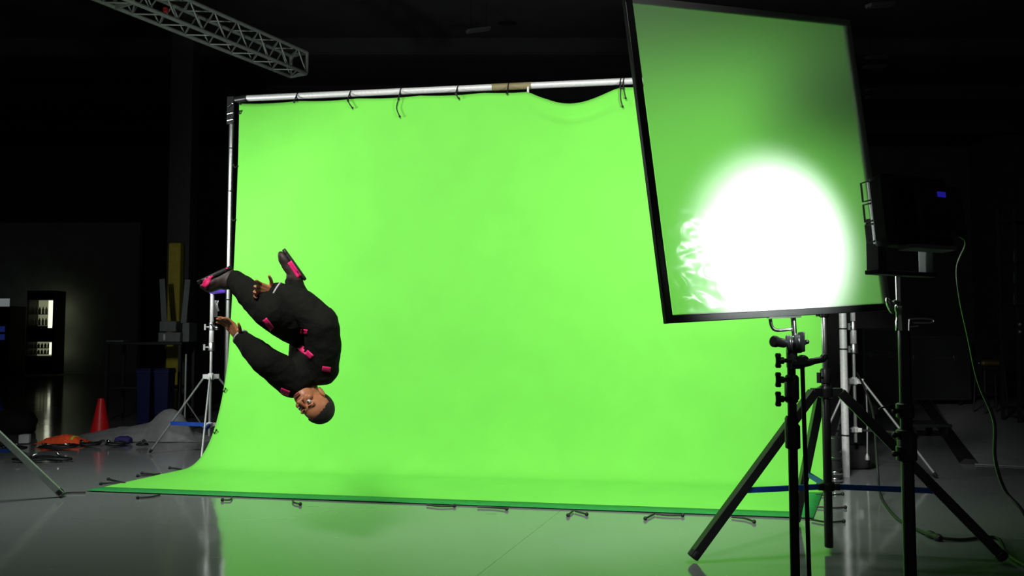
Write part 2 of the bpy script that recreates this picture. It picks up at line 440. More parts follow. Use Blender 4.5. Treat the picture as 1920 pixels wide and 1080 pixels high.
for px, py, pts in ((160, 923, [(0, 0), (-35, 1), (-46, 8)]), (235, 905, [(0, 0), (-25, 0), (-46, 2)]), (235, 905, [(-3, 0), (-20, -4), (-32, -7)]), (300, 888, [(0, 0), (-25, 3), (-42, 4)]), (300, 888, [(-8, 2), (-20, 0), (-34, -1)]), (340, 880, [(0, 0), (-12, -2), (-22, -3)]),
                    (1530, 928, [(0, 0), (25, 0), (50, -2)]), (1528, 950, [(0, 0), (35, 2), (57, 1)]), (1522, 974, [(0, 0), (30, 5), (60, 3)])):
    tie([G(px + x, py + y, .012) for x, y in pts], .007).build('tie', 'rubber', back)

# ------------------------------------------------------------------ pipe frame carrying the cloth
pf = thing('pipe_frame', PL, 'tall silver pipe frame behind the green cloth, two uprights and a top pipe', 'frame')
def sleeve(m, a, b, t, r, L=.05):
    c = lerp(a, b, t); d = (b - a).normalized(); m.lathe(c - d * L / 2, d, [(r, 0), (r * 1.05, L * .1), (r * 1.05, L * .9), (r, L)], 16)
m = MB().tube([PL, PL + Vector((0, 0, TOPZ - .15))], .030, 18); m.build('upright', 'alu', pf)
for t in (.19, .36, .44, .74, .86): m = MB(); sleeve(m, PL, PL + Vector((0, 0, TOPZ)), t, .032, .012); m.build('joint_ring', 'black', pf)
PR2 = PR + Vector((.035, .02, 0))
MB().tube([PR2, PR2 + Vector((0, 0, TOPZ))], .034, 18).build('upright', 'galv', pf)
for t in (.31, .36, .10): m = MB(); sleeve(m, PR2, PR2 + Vector((0, 0, TOPZ)), t, .037, .014); m.build('joint_ring', 'black', pf)
tl, tr = PL + Vector((0, 0, TOPZ)), PR + Vector((0, 0, TOPZ))
MB().tube([tl + along * .16, tr], .033, 18).build('top_pipe', 'galv', pf)
ga, gb = pipe_pt(921), pipe_pt(997)
MB().tube([ga, gb], .036, 18).build('pipe_sleeve', 'gold', pf, label='beige taped sleeve on the top pipe')
hk = pipe_pt(992) + fwd * .02
MB().tube([hk, hk + Vector((0, 0, -.11))], .012, 10).bar(hk + Vector((0, 0, -.115)) - along * .05, hk + Vector((0, 0, -.115)) + along * .05, .03, .02).build('hook', 'galv', pf)
m = MB().box(tl + Vector((0, 0, -.13)), (.085, .085, .30), Matrix((along, -fwd, Vector((0, 0, 1)))).transposed())
m.tube([tl + Vector((0, 0, -.02)), tl + along * .17 + Vector((0, 0, 0))], .040, 14); m.build('corner_clamp', 'black', pf, bevel=.008)
for dz, t in ((-.08, .7), (-.17, .2), (-.24, .2)):
    m = MB(); q = tl + Vector((.01, 0, dz)) + fwd * .055; d = (along * 1 + Vector((0, 0, t))).normalized()
    m.tube([q - d * .035, q + d * .035], .010, 8); m.sphere(q + d * .03, .014, n=8, m=6); m.build('clamp_bolt', 'chrome', pf)

# ------------------------------------------------------------------ lighting stands
def stand(name, label, c, tips, zc, zb, secs, m_post, m_leg, leg_r, zlow=.03, group=None, square=False, brace_r=.012, m_brace='blue', knobs=True):
    """secs: list of (z0, z1, r) telescoping column sections; the tripod hangs from a collar at zc, the brace hub slides at zb"""
    c = Vector((c[0], c[1], 0)); t = thing(name, c, label, 'stand', group)
    up = Vector((0, 0, 1))
    for i, (z0, z1, r) in enumerate(secs):
        MB().lathe(c + up * z0, up, [(r * .9, 0), (r, .004), (r, z1 - z0 - .004), (r * .9, z1 - z0)], 18).build('column', m_post if not isinstance(m_post, (list, tuple)) else m_post[min(i, len(m_post) - 1)], t)
        if i:
            col = MB().lathe(c + up * (z0 - .06), up, [(r + .002, 0), (r + .011, .006), (r + .011, .085), (r + .004, .095)], 18)
            ob = col.build('lock_collar', 'black' if m_leg == 'black' else 'alu', t)
            if knobs:
                k = MB(); d = Vector((-.8, -.6, 0)).normalized(); q = c + up * (z0 - .02)
                k.tube([q + d * r, q + d * (r + .045)], .008, 8); s = d.cross(up); k.bar(q + d * (r + .05) - up * .032, q + d * (r + .05) + up * .032, .022, .014, d)
                k.build('lock_knob', 'black' if m_leg == 'black' else 'galv', ob)
    r0 = secs[0][2]
    cm = MB().lathe(c + up * (zc - .04), up, [(r0 + .004, 0), (r0 + .02, .01), (r0 + .02, .065), (r0 + .006, .08)], 18)
    for tp in tips:
        d = (Vector((tp[0], tp[1], 0)) - c).normalized(); cm.bar(c + d * r0 + up * zc, c + d * (r0 + .07) + up * zc, .05, .05)
    cm.build('collar', m_leg if m_leg == 'black' else 'galv', t, bevel=.004)
    hm = MB().lathe(c + up * (zb - .03), up, [(r0 + .003, 0), (r0 + .016, .008), (r0 + .016, .05), (r0 + .003, .06)], 18)
    for tp in tips:
        d = (Vector((tp[0], tp[1], 0)) - c).normalized(); hm.bar(c + d * r0 + up * zb, c + d * (r0 + .045) + up * zb, .035, .04)
    hm.build('brace_hub', m_leg if m_leg == 'black' else 'galv', t, bevel=.004)
    for tp in tips:
        tpv = Vector((tp[0], tp[1], leg_r + .004)); d = (Vector((tp[0], tp[1], 0)) - c).normalized()
        a = c + d * (r0 + .06) + up * zc
        lm = MB()
        if square: lm.bar(a, tpv, leg_r * 2, leg_r * 2.2)
        else: lm.tube([a, tpv], leg_r, 12)
        lg = lm.build('leg', m_leg, t, bevel=.004 if square else 0)
        MB().lathe(tpv + (a - tpv).normalized() * .045, (tpv - a), [(leg_r * .9, 0), (leg_r * 1.35, .006), (leg_r * 1.35, .04), (leg_r * 1.1, .047)], 12).build('foot', 'rubber', lg)
        f = (zc - zb - .0) / (zc - leg_r); q = lerp(a, tpv, min(.93, f))
        MB().bar(c + d * (r0 + .03) + up * zb, q, brace_r * 1.1, brace_r * 2).build('brace', m_brace, t)
    return t

def flood(name, label, pos, aim, wv, hv, post_z):
    d = (aim - pos).normalized(); x = d.cross(Vector((0, 0, 1))).normalized(); z = x.cross(d); R = Matrix((x, d, z)).transposed()
    t = thing(name, pos, label, 'lamp', None)
    MB().box(pos, (wv + .05, .09, hv + .05), R).build('housing', 'black_matte', t, bevel=.008)
    MB().box(pos + d * .05, (wv, .012, hv), R).build('diffuser', 'lampface', t, label='glowing white front')
    y = MB()
    hw = wv / 2 + .05; drop = hv / 2 + .08
    y.bar(pos - x * hw, pos - x * hw - Vector((0, 0, drop)), .012, .035, d); y.bar(pos + x * hw, pos + x * hw - Vector((0, 0, drop)), .012, .035, d)
    y.bar(pos - x * hw - Vector((0, 0, drop)), pos + x * hw - Vector((0, 0, drop)), .035, .012)
    y.tube([pos - Vector((0, 0, drop)), Vector((pos.x, pos.y, post_z))], .012, 10)
    y.build('yoke', 'black_matte', t)
    # x points to the right of the aim: for both lamps that is (or is not) the camera side
    for sd in (-1, 1):
        q = pos + x * sd * (wv / 2 + .03) + d * .05
        near = (pos + x * sd).y < pos.y
        v = d if near else (d * .35 + x * sd * .94)
        MB().bar(q, q + v * (.30 if near else .2), .006, hv, z).build('barn_door', 'black_matte', t)
    return t

t = thing('added_spot', SPOT, 'added round black spot lamp, out of view under the roof, brightening the person', 'lamp')  # body and hanger of the unseen lamp added to brighten the person
MB().lathe(SPOT - SPOT_DIR * .30, SPOT_DIR, [(.08, 0), (.13, .04), (.17, .14), (.19, .44), (.185, .44), (.165, .16), (.10, .10)], 28).build('housing', 'black_matte', t)
_x = SPOT_DIR.cross(Vector((0, 0, 1))).normalized()
MB().tube([SPOT - _x * .19, SPOT - _x * .24, SPOT - _x * .24 + Vector((0, 0, .36)), SPOT + _x * .24 + Vector((0, 0, .36)), SPOT + _x * .24, SPOT + _x * .19], .014, 10).build('yoke', 'black', t)
MB().tube([SPOT + Vector((0, 0, .36)), Vector((SPOT.x, SPOT.y, 7.4))], .02, 12).build('hanger', 'black', t)

# heavy stand in the right middle ground, its lamp hidden by the diffusion frame
CR = (1.95, 5.0)
stand('light_stand', 'big black tripod stand with blue bracing, right in front of the green cloth', CR,
      [(1.06, 4.78), (2.88, 4.76), (2.0, 5.72)], .98, .40, [(.03, 1.03, .026), (1.09, 1.45, .021), (1.5, 2.02, .018)],
      ['black', 'alu', 'alu'], 'black', .026, square=True, brace_r=.016)
flood('flood_lamp', 'black flood lamp on the big tripod stand behind the diffusion frame', RLAMP, RAIM, .56, .40, 2.022)
CLS = (-4.55, 6.25)
stand('light_stand', 'black tripod stand cut off by the left border, one leg beside the cloth corner', CLS,
      [(-3.69, 6.63), (-5.3, 6.75), (-4.65, 5.4)], .98, .40, [(.03, 1.03, .030), (1.09, 1.5, .024), (1.55, 2.12, .020)],
      ['black', 'chrome', 'chrome'], 'alu_dull', .022, square=True, brace_r=.016)
flood('flood_lamp', 'black flood lamp on the stand at the left border', LLAMP, LAIM, .44, .40, 2.122)

# the two lighter stands clamped to the uprights of the pipe frame
CA = (-3.28, 8.75); a0 = math.atan2(8.95 - 8.75, -4.01 + 3.28)
tipsA = [(CA[0] + .76 * math.cos(a0 + k * 2.094), CA[1] + .76 * math.sin(a0 + k * 2.094)) for k in range(3)]
sa = stand('clamp_stand', 'slim silver stand with a purple clamp, left of the green cloth', CA, tipsA, .86, .34, [(.22, 1.2, .016), (1.2, 1.42, .026), (1.42, 1.78, .022)],
      ['alu_dull', 'galv', 'galv'], 'alu_dull', .011, brace_r=.02)
pc = Vector((CA[0], CA[1], 1.81))
pdir = Vector((PL.x - CA[0], PL.y - CA[1], 0)); pL_ = pdir.length; pdir.normalize()
m = MB().bar(pc - pdir * .06, pc + pdir * (pL_ * .80), .05, .105); m.build('clamp', 'purple', sa, label='purple clamp arm', bevel=.02)
for k in range(3): MB().sphere(pc + Vector((-.03 + .05 * k, -.05, .03 - .025 * k)), .022, n=10, m=8).build('clamp_bolt', 'chrome', sa)
m = MB().bar(pc + Vector((.06, -.04, -.12)), pc + Vector((.05, -.03, -.30)), .05, .018, (0, 1, 0)).bar(pc + Vector((.05, -.05, -.13)), pc + Vector((.09, -.05, -.24)), .018, .03, (1, 0, 0)).tube([pc + Vector((.0, -.03, -.38)), pc + Vector((.075, -.06, -.42))], .014, 8).sphere(pc + Vector((.08, -.06, -.42)), .026, n=10, m=8)
m.build('lever', 'chrome', sa, bevel=.003)
CB = (3.33, 7.82); b0 = math.atan2(7.46 - 7.82, 3.91 - 3.33)
tipsB = [(CB[0] + .69 * math.cos(b0 + k * 2.094), CB[1] + .69 * math.sin(b0 + k * 2.094)) for k in range(3)]
sb = stand('clamp_stand', 'slim silver stand behind the right end of the green cloth', CB, tipsB, .87, .40, [(.28, 1.2, .016), (1.2, 1.42, .030), (1.42, 1.9, .024)],
      ['alu_dull', 'galv', 'galv'], 'alu_dull', .012, brace_r=.01, m_brace='black')
tc_ = Vector((CB[0] + .09, CB[1] - .05, .84))
MB().tube(spline([tc_, tc_ + Vector((.005, 0, -.3)), tc_ + Vector((-.003, 0, -.66))], 6), .007, 8).lathe(tc_ + Vector((-.003, 0, -.66)), (0, 0, -1), [(.008, 0), (.02, .03), (.022, .06)], 10).build('strap', 'alu_dull', sb)
m = MB().bar(Vector((CB[0], CB[1], 1.88)), Vector((PR2.x, PR2.y, 1.88)), .05, .1); m.build('clamp', 'purple', sb, bevel=.02)

# ------------------------------------------------------------------ diffusion frame on its grip stand
def bil(u, v): return lerp(lerp(FR_BL, FR_BR, u), lerp(FR_TL, FR_TR, u), v)
ex = (FR_BR - FR_BL).normalized(); ez = (FR_TL - FR_BL).normalized(); en = ez.cross(ex).normalized()
if en.y > 0: en = -en           # towards the camera side
df = thing('diffusion_frame', lerp(FR_BL, FR_BR, .57), 'tilted black frame with translucent white sheet and a burnt-out bright patch', 'diffusion frame')
bw = .030
for a, b in ((FR_TL, FR_TR), (FR_BL, FR_BR)):
    s = 1 if a is FR_BL else -1
    MB().bar(a + ez * s * bw / 2, b + ez * s * bw / 2, bw, bw * .8, en).build('frame_bar', 'black', df, bevel=.003)
for a, b in ((FR_TL, FR_BL), (FR_TR, FR_BR)):
    s = 1 if a is FR_TL else -1
    MB().bar(a + ex * s * bw / 2, b + ex * s * bw / 2, bw, bw * .8, en).build('frame_bar', 'black', df, bevel=.003)
def sheet(u, v):
    uu = .026 + u * (1 - .026 - .006); vv = .022 + v * (1 - .022 - .004)
    p = bil(uu, vv) + en * .016
    # crumpled lower left corner, faint drape elsewhere
    k = math.exp(-((uu - .08) / .22) ** 2 - ((vv - .07) / .11) ** 2) + .35 * math.exp(-((uu - .06) / .12) ** 2 - ((vv - .25) / .10) ** 2)
    edge = min(1, min(u, v, 1 - u, 1 - v) * 14)
    x, y = uu * 9, vv * 9
    rid = 1 - abs(noise.noise(Vector((x * 1.1 + y * .5, y * 2.3 - x * .6, .5)))) * 2
    rid2 = 1 - abs(noise.noise(Vector((x * 2.1, y * 4.2 + x, 3.5)))) * 2
    q = k * (.016 * rid + .007 * rid2 - .010) + .004 * noise.noise(Vector((uu * 2.2, vv * 9, 9))) * math.exp(-((vv - .25) / .2) ** 2) * (1 - uu)
    return p + en * q * edge
MB().grid(sheet, 170, 190).build('diffusion_sheet', 'diffusion', df, label='translucent white sheet with a crumpled corner', angle=180)
# ear bracket under the frame
q0 = P(1444, 598, 3.0); q1 = P(1486, 596, 3.02)
m = MB().tube(spline([q0, P(1447, 612, 3.0), P(1455, 619, 3.0), P(1475, 618, 3.01), P(1487, 617, 3.01)], 5), .0065, 10)
m.tube([P(1487, 594, 3.015), P(1490, 640, 3.0)], .010, 12).bar(P(1440, 596, 2.985), P(1500, 594, 3.0), .006, .022, en)
m.build('bracket', 'chrome', df, label='bright steel bracket under the frame')

CG = P(1484, 700, 3.0); CGx, CGy = CG.x, CG.y
gs = stand('grip_stand', 'black grip stand with knobs that holds the tilted diffusion frame', (CGx, CGy),
      [(CGx - .35, CGy - .28), (CGx + .42, CGy - .15), (CGx + .02, CGy + .46)], .30, .16, [(.03, .93, .0175), (.98, 1.12, .0165), (1.16, 1.27, .0155)],
      ['black', 'black', 'black'], 'black', .014, brace_r=.006, m_brace='black', knobs=False)
up = Vector((0, 0, 1))
for py, w_ in ((676, .9), (712, 1), (748, 1)):
    a = P(1484, py, 2.98); b = P(1466, py, 2.95); e = P(1459, py, 2.94)
    k = MB().tube([a, b], .008, 10).tube([P(1462, py, 2.95), P(1469, py, 2.95)], .013, 10)
    k.lathe(e - up * .027, up, [(.008, 0), (.0115, .006), (.009, .02), (.009, .034), (.0115, .048), (.008, .054)], 12)
    k.build('lock_knob', 'black', gs)
for py in (735, 800): 
    a = P(1484, py, 3.0); MB().lathe(a - up * .04, up, [(.018, 0), (.024, .004), (.024, .07), (.019, .08)], 18).build('lock_sleeve', 'black', gs)
# gobo head: two discs, barrel handle, elbow handle
hd = P(1489, 645, 2.985); ax = Vector((.92, -.35, .12)).normalized()
m = MB().lathe(hd - ax * .028, ax, [(.030, 0), (.036, .004), (.036, .02), (.026, .022), (.026, .03), (.036, .032), (.036, .05), (.030, .054)], 26)
m.tube([P(1484, 690, 2.99), P(1485, 640, 2.99)], [.018, .022], 14)
m.box(P(1503, 641, 2.985), (.024, .05, .075), Matrix((ax, ax.cross(up).normalized(), up)).transposed())
m.build('grip_head', 'dark_steel', gs, bevel=.003)
m = MB().lathe(P(1472, 644, 2.97), (P(1446, 639, 2.93) - P(1472, 644, 2.97)), [(.012, 0), (.017, .006), (.018, .048), (.021, .05), (.0215, .062), (.017, .066)], 20); m.build('grip_handle', 'black', gs)
m = MB().tube([P(1505, 646, 2.98), P(1513, 641, 2.975)], .007, 10); m.sphere(P(1513, 641, 2.975), .009, n=10, m=8); m.build('clamp_bolt', 'dark_steel', gs)
m = MB().tube(spline([P(1490, 682, 2.98), P(1508, 682, 2.96), P(1526, 677, 2.95), P(1541, 674, 2.94), P(1546, 668, 2.94)], 5), [.017] * 5 + [.0135] * 5 + [.012] * 5 + [.013] * 6, 14); m.sphere(P(1545, 670, 2.94), .014, n=10, m=8); m.build('elbow_handle', 'dark_steel', gs)
m = MB().lathe(P(1504, 676, 2.975) - Vector((0, .02, 0)), (0, 1, 0), [(.018, 0), (.021, .004), (.021, .036), (.018, .04)], 20).box(P(1494, 684, 2.985), (.05, .03, .03)); m.build('arm_knuckle', 'dark_steel', gs, bevel=.003)
MB().tube([P(1504, 676, 2.965), Vector((P(1504, 676, 2.965).x + .012, 2.955, .12))], .008, 12).build('extension_arm', 'black', gs, label='thin black rod hanging from the grip head')

# ------------------------------------------------------------------ small LED panel on the near right stand
pd = PAN_AIM.copy(); px_ = pd.cross(up).normalized(); pz = px_.cross(pd); PRm = Matrix((px_, pd, pz)).transposed()
CP = P(1697, 700, 2.60); CPx, CPy = CP.x, CP.y
lp = thing('led_panel', (PANC.x, PANC.y, PANC.z), 'small black light panel with blue display, aimed at the diffusion frame', 'lamp')
def L(x, y, z): return PANC + px_ * x + pd * y + pz * z
W_, H_ = .29, .225
m = MB().box(L(0, -.01, 0), (W_, .075, H_), PRm); m.build('housing', 'black_matte', lp, bevel=.018)
m = MB().box(L(.02, -.07, -.01), (W_ * .72, .07, H_ * .7), PRm); m.build('rear_box', 'black_matte', lp, bevel=.012)
MB().box(L(0, .030, 0), (W_ - .03, .006, H_ - .03), PRm).build('diffuser', 'panelface', lp, label='glowing front of the panel')
m = MB()
for z0, z1 in ((.035, .095), (-.03, .025), (-.095, -.04)):
    m.tube([L(-W_ / 2 - .004, .010, z0), L(-W_ / 2 - .010, .034, z0), L(-W_ / 2 - .010, .034, z1), L(-W_ / 2 - .004, .010, z1)], .0035, 8)
m.build('edge_clip', 'galv', lp)
MB().box(L(.02, -.107, .035), (.033, .004, .016), PRm).build('display', 'display', lp, label='small glowing blue display')
MB().box(L(.03, -.03, -.118), (.20, .05, .012), PRm).build('bottom_plate', 'pale', lp)
yk = MB(); yb = P(1690, 510, 2.58); yx = Vector((px_.x, px_.y, 0)).normalized(); yd = Vector((pd.x, pd.y, 0)).normalized(); YR = Matrix((yx, yd, up)).transposed()
y0, y1 = P(1634, 510, 2.50), P(1746, 510, 2.66); yv = (y1 - y0); yv.z = 0
yk.bar(y0, y0 + yv, .05, .014)
yk.bar(y0 + yv * .08, y0 + yv * .08 + up * .17, .034, .05, yd)
yk.build('yoke', 'black_matte', lp, bevel=.003)
MB().bar(y0 + yv * .91, y0 + yv * .91 + up * .10, .034, .03, yd).build('yoke_arm', 'pale', lp, label='grey upright of the yoke', bevel=.003)
cb = L(.125, -.056, -.07)
cab = spline([cb, cb + Vector((.028, -.02, -.03)), P(1796, 500, 2.60), P(1801, 560, 2.62), P(1818, 640, 2.66), P(1828, 690, 2.70), P(1840, 730, 2.72), P(1864, 790, 2.70), P(1866, 860, 2.68), P(1885, 920, 2.64), P(1930, 985, 2.55), P(1990, 1200, 2.5), Vector((1.80, 2.4, .012))], 7)
tag(MB().tube(cab, .0055, 8).build('power_cable', 'greycable'), 'thin cable hanging from the back of the small light panel', 'cable')
st = stand('panel_stand', 'thick black stand at the right that carries the small light panel', (CPx, CPy),
      [(CPx - .45, CPy - .35), (CPx + .52, CPy - .12), (CPx - .05, CPy + .28)], .32, .17, [(.03, .98, .0195), (1.0, 1.36, .0185)],
      ['black', 'black'], 'black', .015, brace_r=.007, m_brace='black', knobs=False)
cx = P(1686, 600, 2.59).x
m = MB().lathe((cx, CPy - .01, 1.36), up, [(.012, 0), (.012, .03), (.010, .035), (.010, .06), (.013, .065), (.013, .08), (.008, .085), (.0085, .18)], 14)
m.tube([(cx, CPy - .01, 1.45), (cx - .028, CPy - .03, 1.452)], .008, 10)
m.build('pin', 'chrome', st, label='bright steel mounting pin')
m = MB().sphere(P(1668, 573, 2.56), (.008, .012, .028), Matrix.Rotation(-.35, 3, 'Y'), 12, 8); m.tube([P(1668, 573, 2.56), (cx - .02, CPy - .02, 1.452)], .006, 8); m.build('wing_knob', 'chrome', st)
for py, hh in ((770, .05), (815, .035), (850, .05)):
    c_ = P(1697, py, 2.6); mm = MB().lathe(c_ - up * hh / 2, up, [(.0205, 0), (.027, .004), (.027, hh - .004), (.0205, hh)], 18)
    mm.tube([c_, c_ + Vector((-.038, -.01, .0))], .007, 8).sphere(c_ + Vector((-.038, -.01, 0)), .010, n=8, m=6); mm.build('lock_collar', 'black', st)
c_ = P(1690, 770, 2.58); MB().tube(spline([c_, P(1668, 765, 2.57), P(1655, 764, 2.57), P(1648, 768, 2.57)], 4), .003, 6).build('cable_clip', 'greycable', st)

# ------------------------------------------------------------------ cables and mat on the right floor
c1 = [P(1607, 700, 7.72), P(1620, 725, 7.5), P(1636, 770, 7.1), P(1642, 830, 6.8), P(1646, 885, 6.62), G(1652, 930, .03), G(1680, 970, .012), G(1720, 993, .012), G(1752, 1006, .018), G(1800, 1012, .012), G(1840, 1008, .012), G(1872, 1010, .012), G(1890, 1040, .012), G(1935, 1068, .012)]
cbl = thing('extension_cord', G(1752, 1006), 'black extension cord with a plug joint lying on the floor at right', 'cable')
MB().tube(spline(c1, 6), .010, 8).build('cord', 'rubber', cbl)
p0, p1 = G(1738, 1000, .022), G(1764, 1010, .022)
MB().tube(spline([p0, lerp(p0, p1, .3), lerp(p0, p1, .6), p1], 4), [.014, .02, .024, .026, .026, .026, .024, .022, .02, .022, .026, .022, .016], 12).build('plug', 'rubber', cbl)
mq = [G(1828, 872), G(1990, 880), Vector((14.0, 19.5, 0)), Vector((10.0, 19.5, 0))]
mm = MB(); mm.add([*[v + up * .002 for v in mq], *[v + up * .012 for v in mq]], [(0, 1, 2, 3), (4, 7, 6, 5), (0, 4, 5, 1), (1, 5, 6, 2), (2, 6, 7, 3), (3, 7, 4, 0)])
tag(mm.build('floor_mat', 'mat', bevel=.002), 'large grey mat covering the floor at far right', 'mat')
rp = spline([G(1818, 870, .0), G(1795, 838, 0), G(1768, 800, 0), G(1735, 757, 0), G(1712, 735, 0), Vector((9.6, 19.0, 0))], 6)
rr = MB()
for i in range(len(rp) - 1):
    a, b = rp[i], rp[i + 1]; d = (b - a).normalized(); x = d.cross(up)
    rr.add([a - x * .09 + up * .003, a - x * .045 + up * .05, a + x * .045 + up * .05, a + x * .09 + up * .003, b - x * .09 + up * .003, b - x * .045 + up * .05, b + x * .045 + up * .05, b + x * .09 + up * .003],
           [(0, 1, 5, 4), (1, 2, 6, 5), (2, 3, 7, 6), (0, 4, 7, 3)])
xx = (rp[1] - rp[0]).normalized().cross(up)
rr.add([rp[0] - xx * .09 + up * .003, rp[0] - xx * .045 + up * .05, rp[0] + xx * .045 + up * .05, rp[0] + xx * .09 + up * .003], [(0, 1, 2, 3)])
tag(rr.build('cable_ramp', 'rubber', angle=20), 'long black cable ramp running back along the grey mat', 'cable ramp')

# weights at the foot of the right upright
wt = thing('stacked_weight', G(1566, 904), 'glossy black weight with bright bands at the foot of the right pipe', 'weight')
wo = G(1566, 904)
MB().lathe(wo, up, [(.058, 0), (.066, .006), (.066, .12), (.052, .13), (.052, .20), (.060, .205), (.060, .27), (.045, .28), (.045, .40), (.035, .41)], 24).build('body', 'black', wt)
for z, r in ((.015, .069), (.075, .069)):
    MB().lathe(wo + up * z, up, [(r - .003, 0), (r, .004), (r, .026), (r - .003, .03)], 24).build('band', 'chrome', wt, label='bright chrome band')
for z, r in ((.22, .062), (.39, .046)):
    MB().lathe(wo + up * z, up, [(r - .003, 0), (r, .003), (r, .008), (r - .003, .011)], 24).build('band', 'chrome', wt, label='thin chrome band')
def bag(name, c, sx, sy, sz, label, seed, m='black_cloth', rot=0):
    b = MB().sphere((0, 0, 0), 1, n=28, m=18); R = Matrix.Rotation(rot, 3, 'Z')
    for i, v in enumerate(b.v):
        e = Vector((math.copysign(abs(v.x) ** .7, v.x) * sx, math.copysign(abs(v.y) ** .7, v.y) * sy, math.copysign(abs(v.z) ** .8, v.z) * sz))
        e *= 1 + .12 * noise.noise(v * 2.2 + Vector((seed, 0, 0))); e.z = max(e.z, -sz * .75)
        b.v[i] = Vector(c) + R @ e + Vector((0, 0, sz * .75 + .003))
    return b.build(name, m)
tag(bag('sandbag', (3.36, 8.02, 0), .22, .14, .13, '', 3), 'black sandbag lying between the legs of the right silver stand', 'sandbag')
tag(bag('sandbag', (3.05, 8.35, 0), .26, .16, .24, '', 9), 'tall black bag slumped behind the right pipe', 'sandbag')

# ------------------------------------------------------------------ roof truss
ta, tb = Vector((-6.6, 4.8, 5.0)), P(545, 133, 11.3); tb.z = 5.0
tr_ = thing('lighting_truss', lerp(ta, tb, .5), 'grey aluminium box truss hanging under the dark roof at upper left', 'truss')
td = (tb - ta); tl_ = td.length; td.normalize(); tx = td.cross(up).normalized(); q = .30
corners = [(0, 0), (q, 0), (q, q), (0, q)]
for x, z in corners:
    MB().tube([ta + tx * x + up * z, tb + tx * x + up * z], .025, 12).build('chord', 'truss', tr_)
nseg = int(tl_ / .36); faces = [((0, 0), (0, q)), ((q, 0), (q, q)), ((0, 0), (q, 0)), ((0, q), (q, q))]
lac = MB()
for (xa, za), (xb, zb) in faces:
    for i in range(nseg):
        a = ta + td * (i * tl_ / nseg); b = ta + td * ((i + 1) * tl_ / nseg); md = (a + b) / 2
        lac.tube([a + tx * xa + up * za, md + tx * xb + up * zb], .010, 8); lac.tube([md + tx * xb + up * zb, b + tx * xa + up * za], .010, 8)
lac.build('lacing', 'truss', tr_)
for e, tt in ((ta, 0), (tb, 1)):
    m = MB()
    for i in range(4):
        (xa, za), (xb, zb) = corners[i], corners[(i + 1) % 4]
        m.bar(e + tx * xa + up * za, e + tx * xb + up * zb, .05, .02, td)
    m.build('end_plate', 'truss', tr_)
for t in (.33, .62):
    m = MB(); e = lerp(ta, tb, t)
    for i in range(4):
        (xa, za), (xb, zb) = corners[i], corners[(i + 1) % 4]; m.bar(e + tx * xa + up * za, e + tx * xb + up * zb, .06, .02, td)
    m.build('joint_plate', 'truss', tr_)
MB().box(P(311, 19, 9.2), (.05, .05, .05)).build('tag', 'red', tr_, label='small red tag', bevel=.005)
for t in (.2, .8):
    e = lerp(ta, tb, t) + tx * q / 2 + up * q; MB().tube([e, Vector((e.x, e.y, ZC))], .008, 8).build('hanger', 'black', tr_)

# unlit strip fixtures under the roof
for px0, py0, px1, py1, Y, lab in ((877, 58, 917, 53, 14.2, 'unlit strip light under the roof, upper left one of the pair above the green cloth'),
                              (906, 81, 946, 78, 16.4, 'unlit strip light under the roof, lower right one of the pair above the green cloth'),
                              (1628, 10, 1673, 7, 12.4, 'unlit strip light near the top edge of the picture at right'),
                              (1626, 107, 1662, 106, 16.0, 'unlit strip light right of the diffusion frame, upper of the middle pair'),
                              (1621, 125, 1660, 123, 16.6, 'unlit strip light right of the diffusion frame, lower of the middle pair'),
                              (1626, 168, 1646, 167, 18.3, 'far unlit strip light right of the diffusion frame, upper of the lowest pair'),
                              (1626, 182, 1644, 181, 18.9, 'far unlit strip light right of the diffusion frame, lowest of all')):
    a, b = P(px0, py0, Y), P(px1, py1, Y + .3); c_ = (a + b) / 2
    t = thing('strip_light', c_, lab, 'ceiling light', 'strip lights under the roof')
    MB().bar(a, b, .12, .05).build('housing', 'fix', t, bevel=.006)
    tu = MB(); d = (b - a).normalized(); s = d.cross(up)
    MB().tube([a + s * .03 - up * .035, b + s * .03 - up * .035], .012, 8).build('tube', 'fix', t); MB().tube([a - s * .03 - up * .035, b - s * .03 - up * .035], .012, 8).build('tube', 'fix', t)
    hm = MB()
    for e in (lerp(a, b, .15), lerp(a, b, .85)): hm.tube([e, Vector((e.x, e.y, ZC))], .004, 6)
    hm.build('hanger', 'black', t)

# ------------------------------------------------------------------ left background
# drinks fridge
fz = 24.2; fx0, fx1 = P(52, 600, fz).x, P(97, 600, fz).x
fr = thing('drinks_fridge', ((fx0 + fx1) / 2, fz, 0), 'lit glass-front drinks fridge far back at left', 'fridge')
zt, zb_ = P(70, 562, fz).z, P(70, 668, fz).z; fw = fx1 - fx0
D = .6
m = MB().box(((fx0 + fx1) / 2, fz + D / 2 + .03, zt + .14), (fw + .12, D, .28)).box(((fx0 + fx1) / 2, fz + D / 2 + .03, zb_ / 2 + .02), (fw + .12, D, zb_ - .04))
m.box((fx0 - .03, fz + D / 2 + .03, (zt + zb_) / 2), (.06, D, zt - zb_ + .1)).box((fx1 + .03, fz + D / 2 + .03, (zt + zb_) / 2), (.06, D, zt - zb_ + .1))
m.build('cabinet', 'case', fr, bevel=.01)
zmid0, zmid1 = P(70, 611, fz).z, P(70, 641, fz).z
for za, zb2 in ((zt, zmid0), (zmid1, zb_)):
    MB().box(((fx0 + fx1) / 2, fz + .55, (za + zb2) / 2), (fw, .02, za - zb2)).build('back_panel', 'fridge_glow', fr, label='glowing pale interior')
MB().box(((fx0 + fx1) / 2, fz + .30, (zmid0 + zmid1) / 2), (fw, .5, zmid0 - zmid1)).build('middle_rack', 'case', fr)
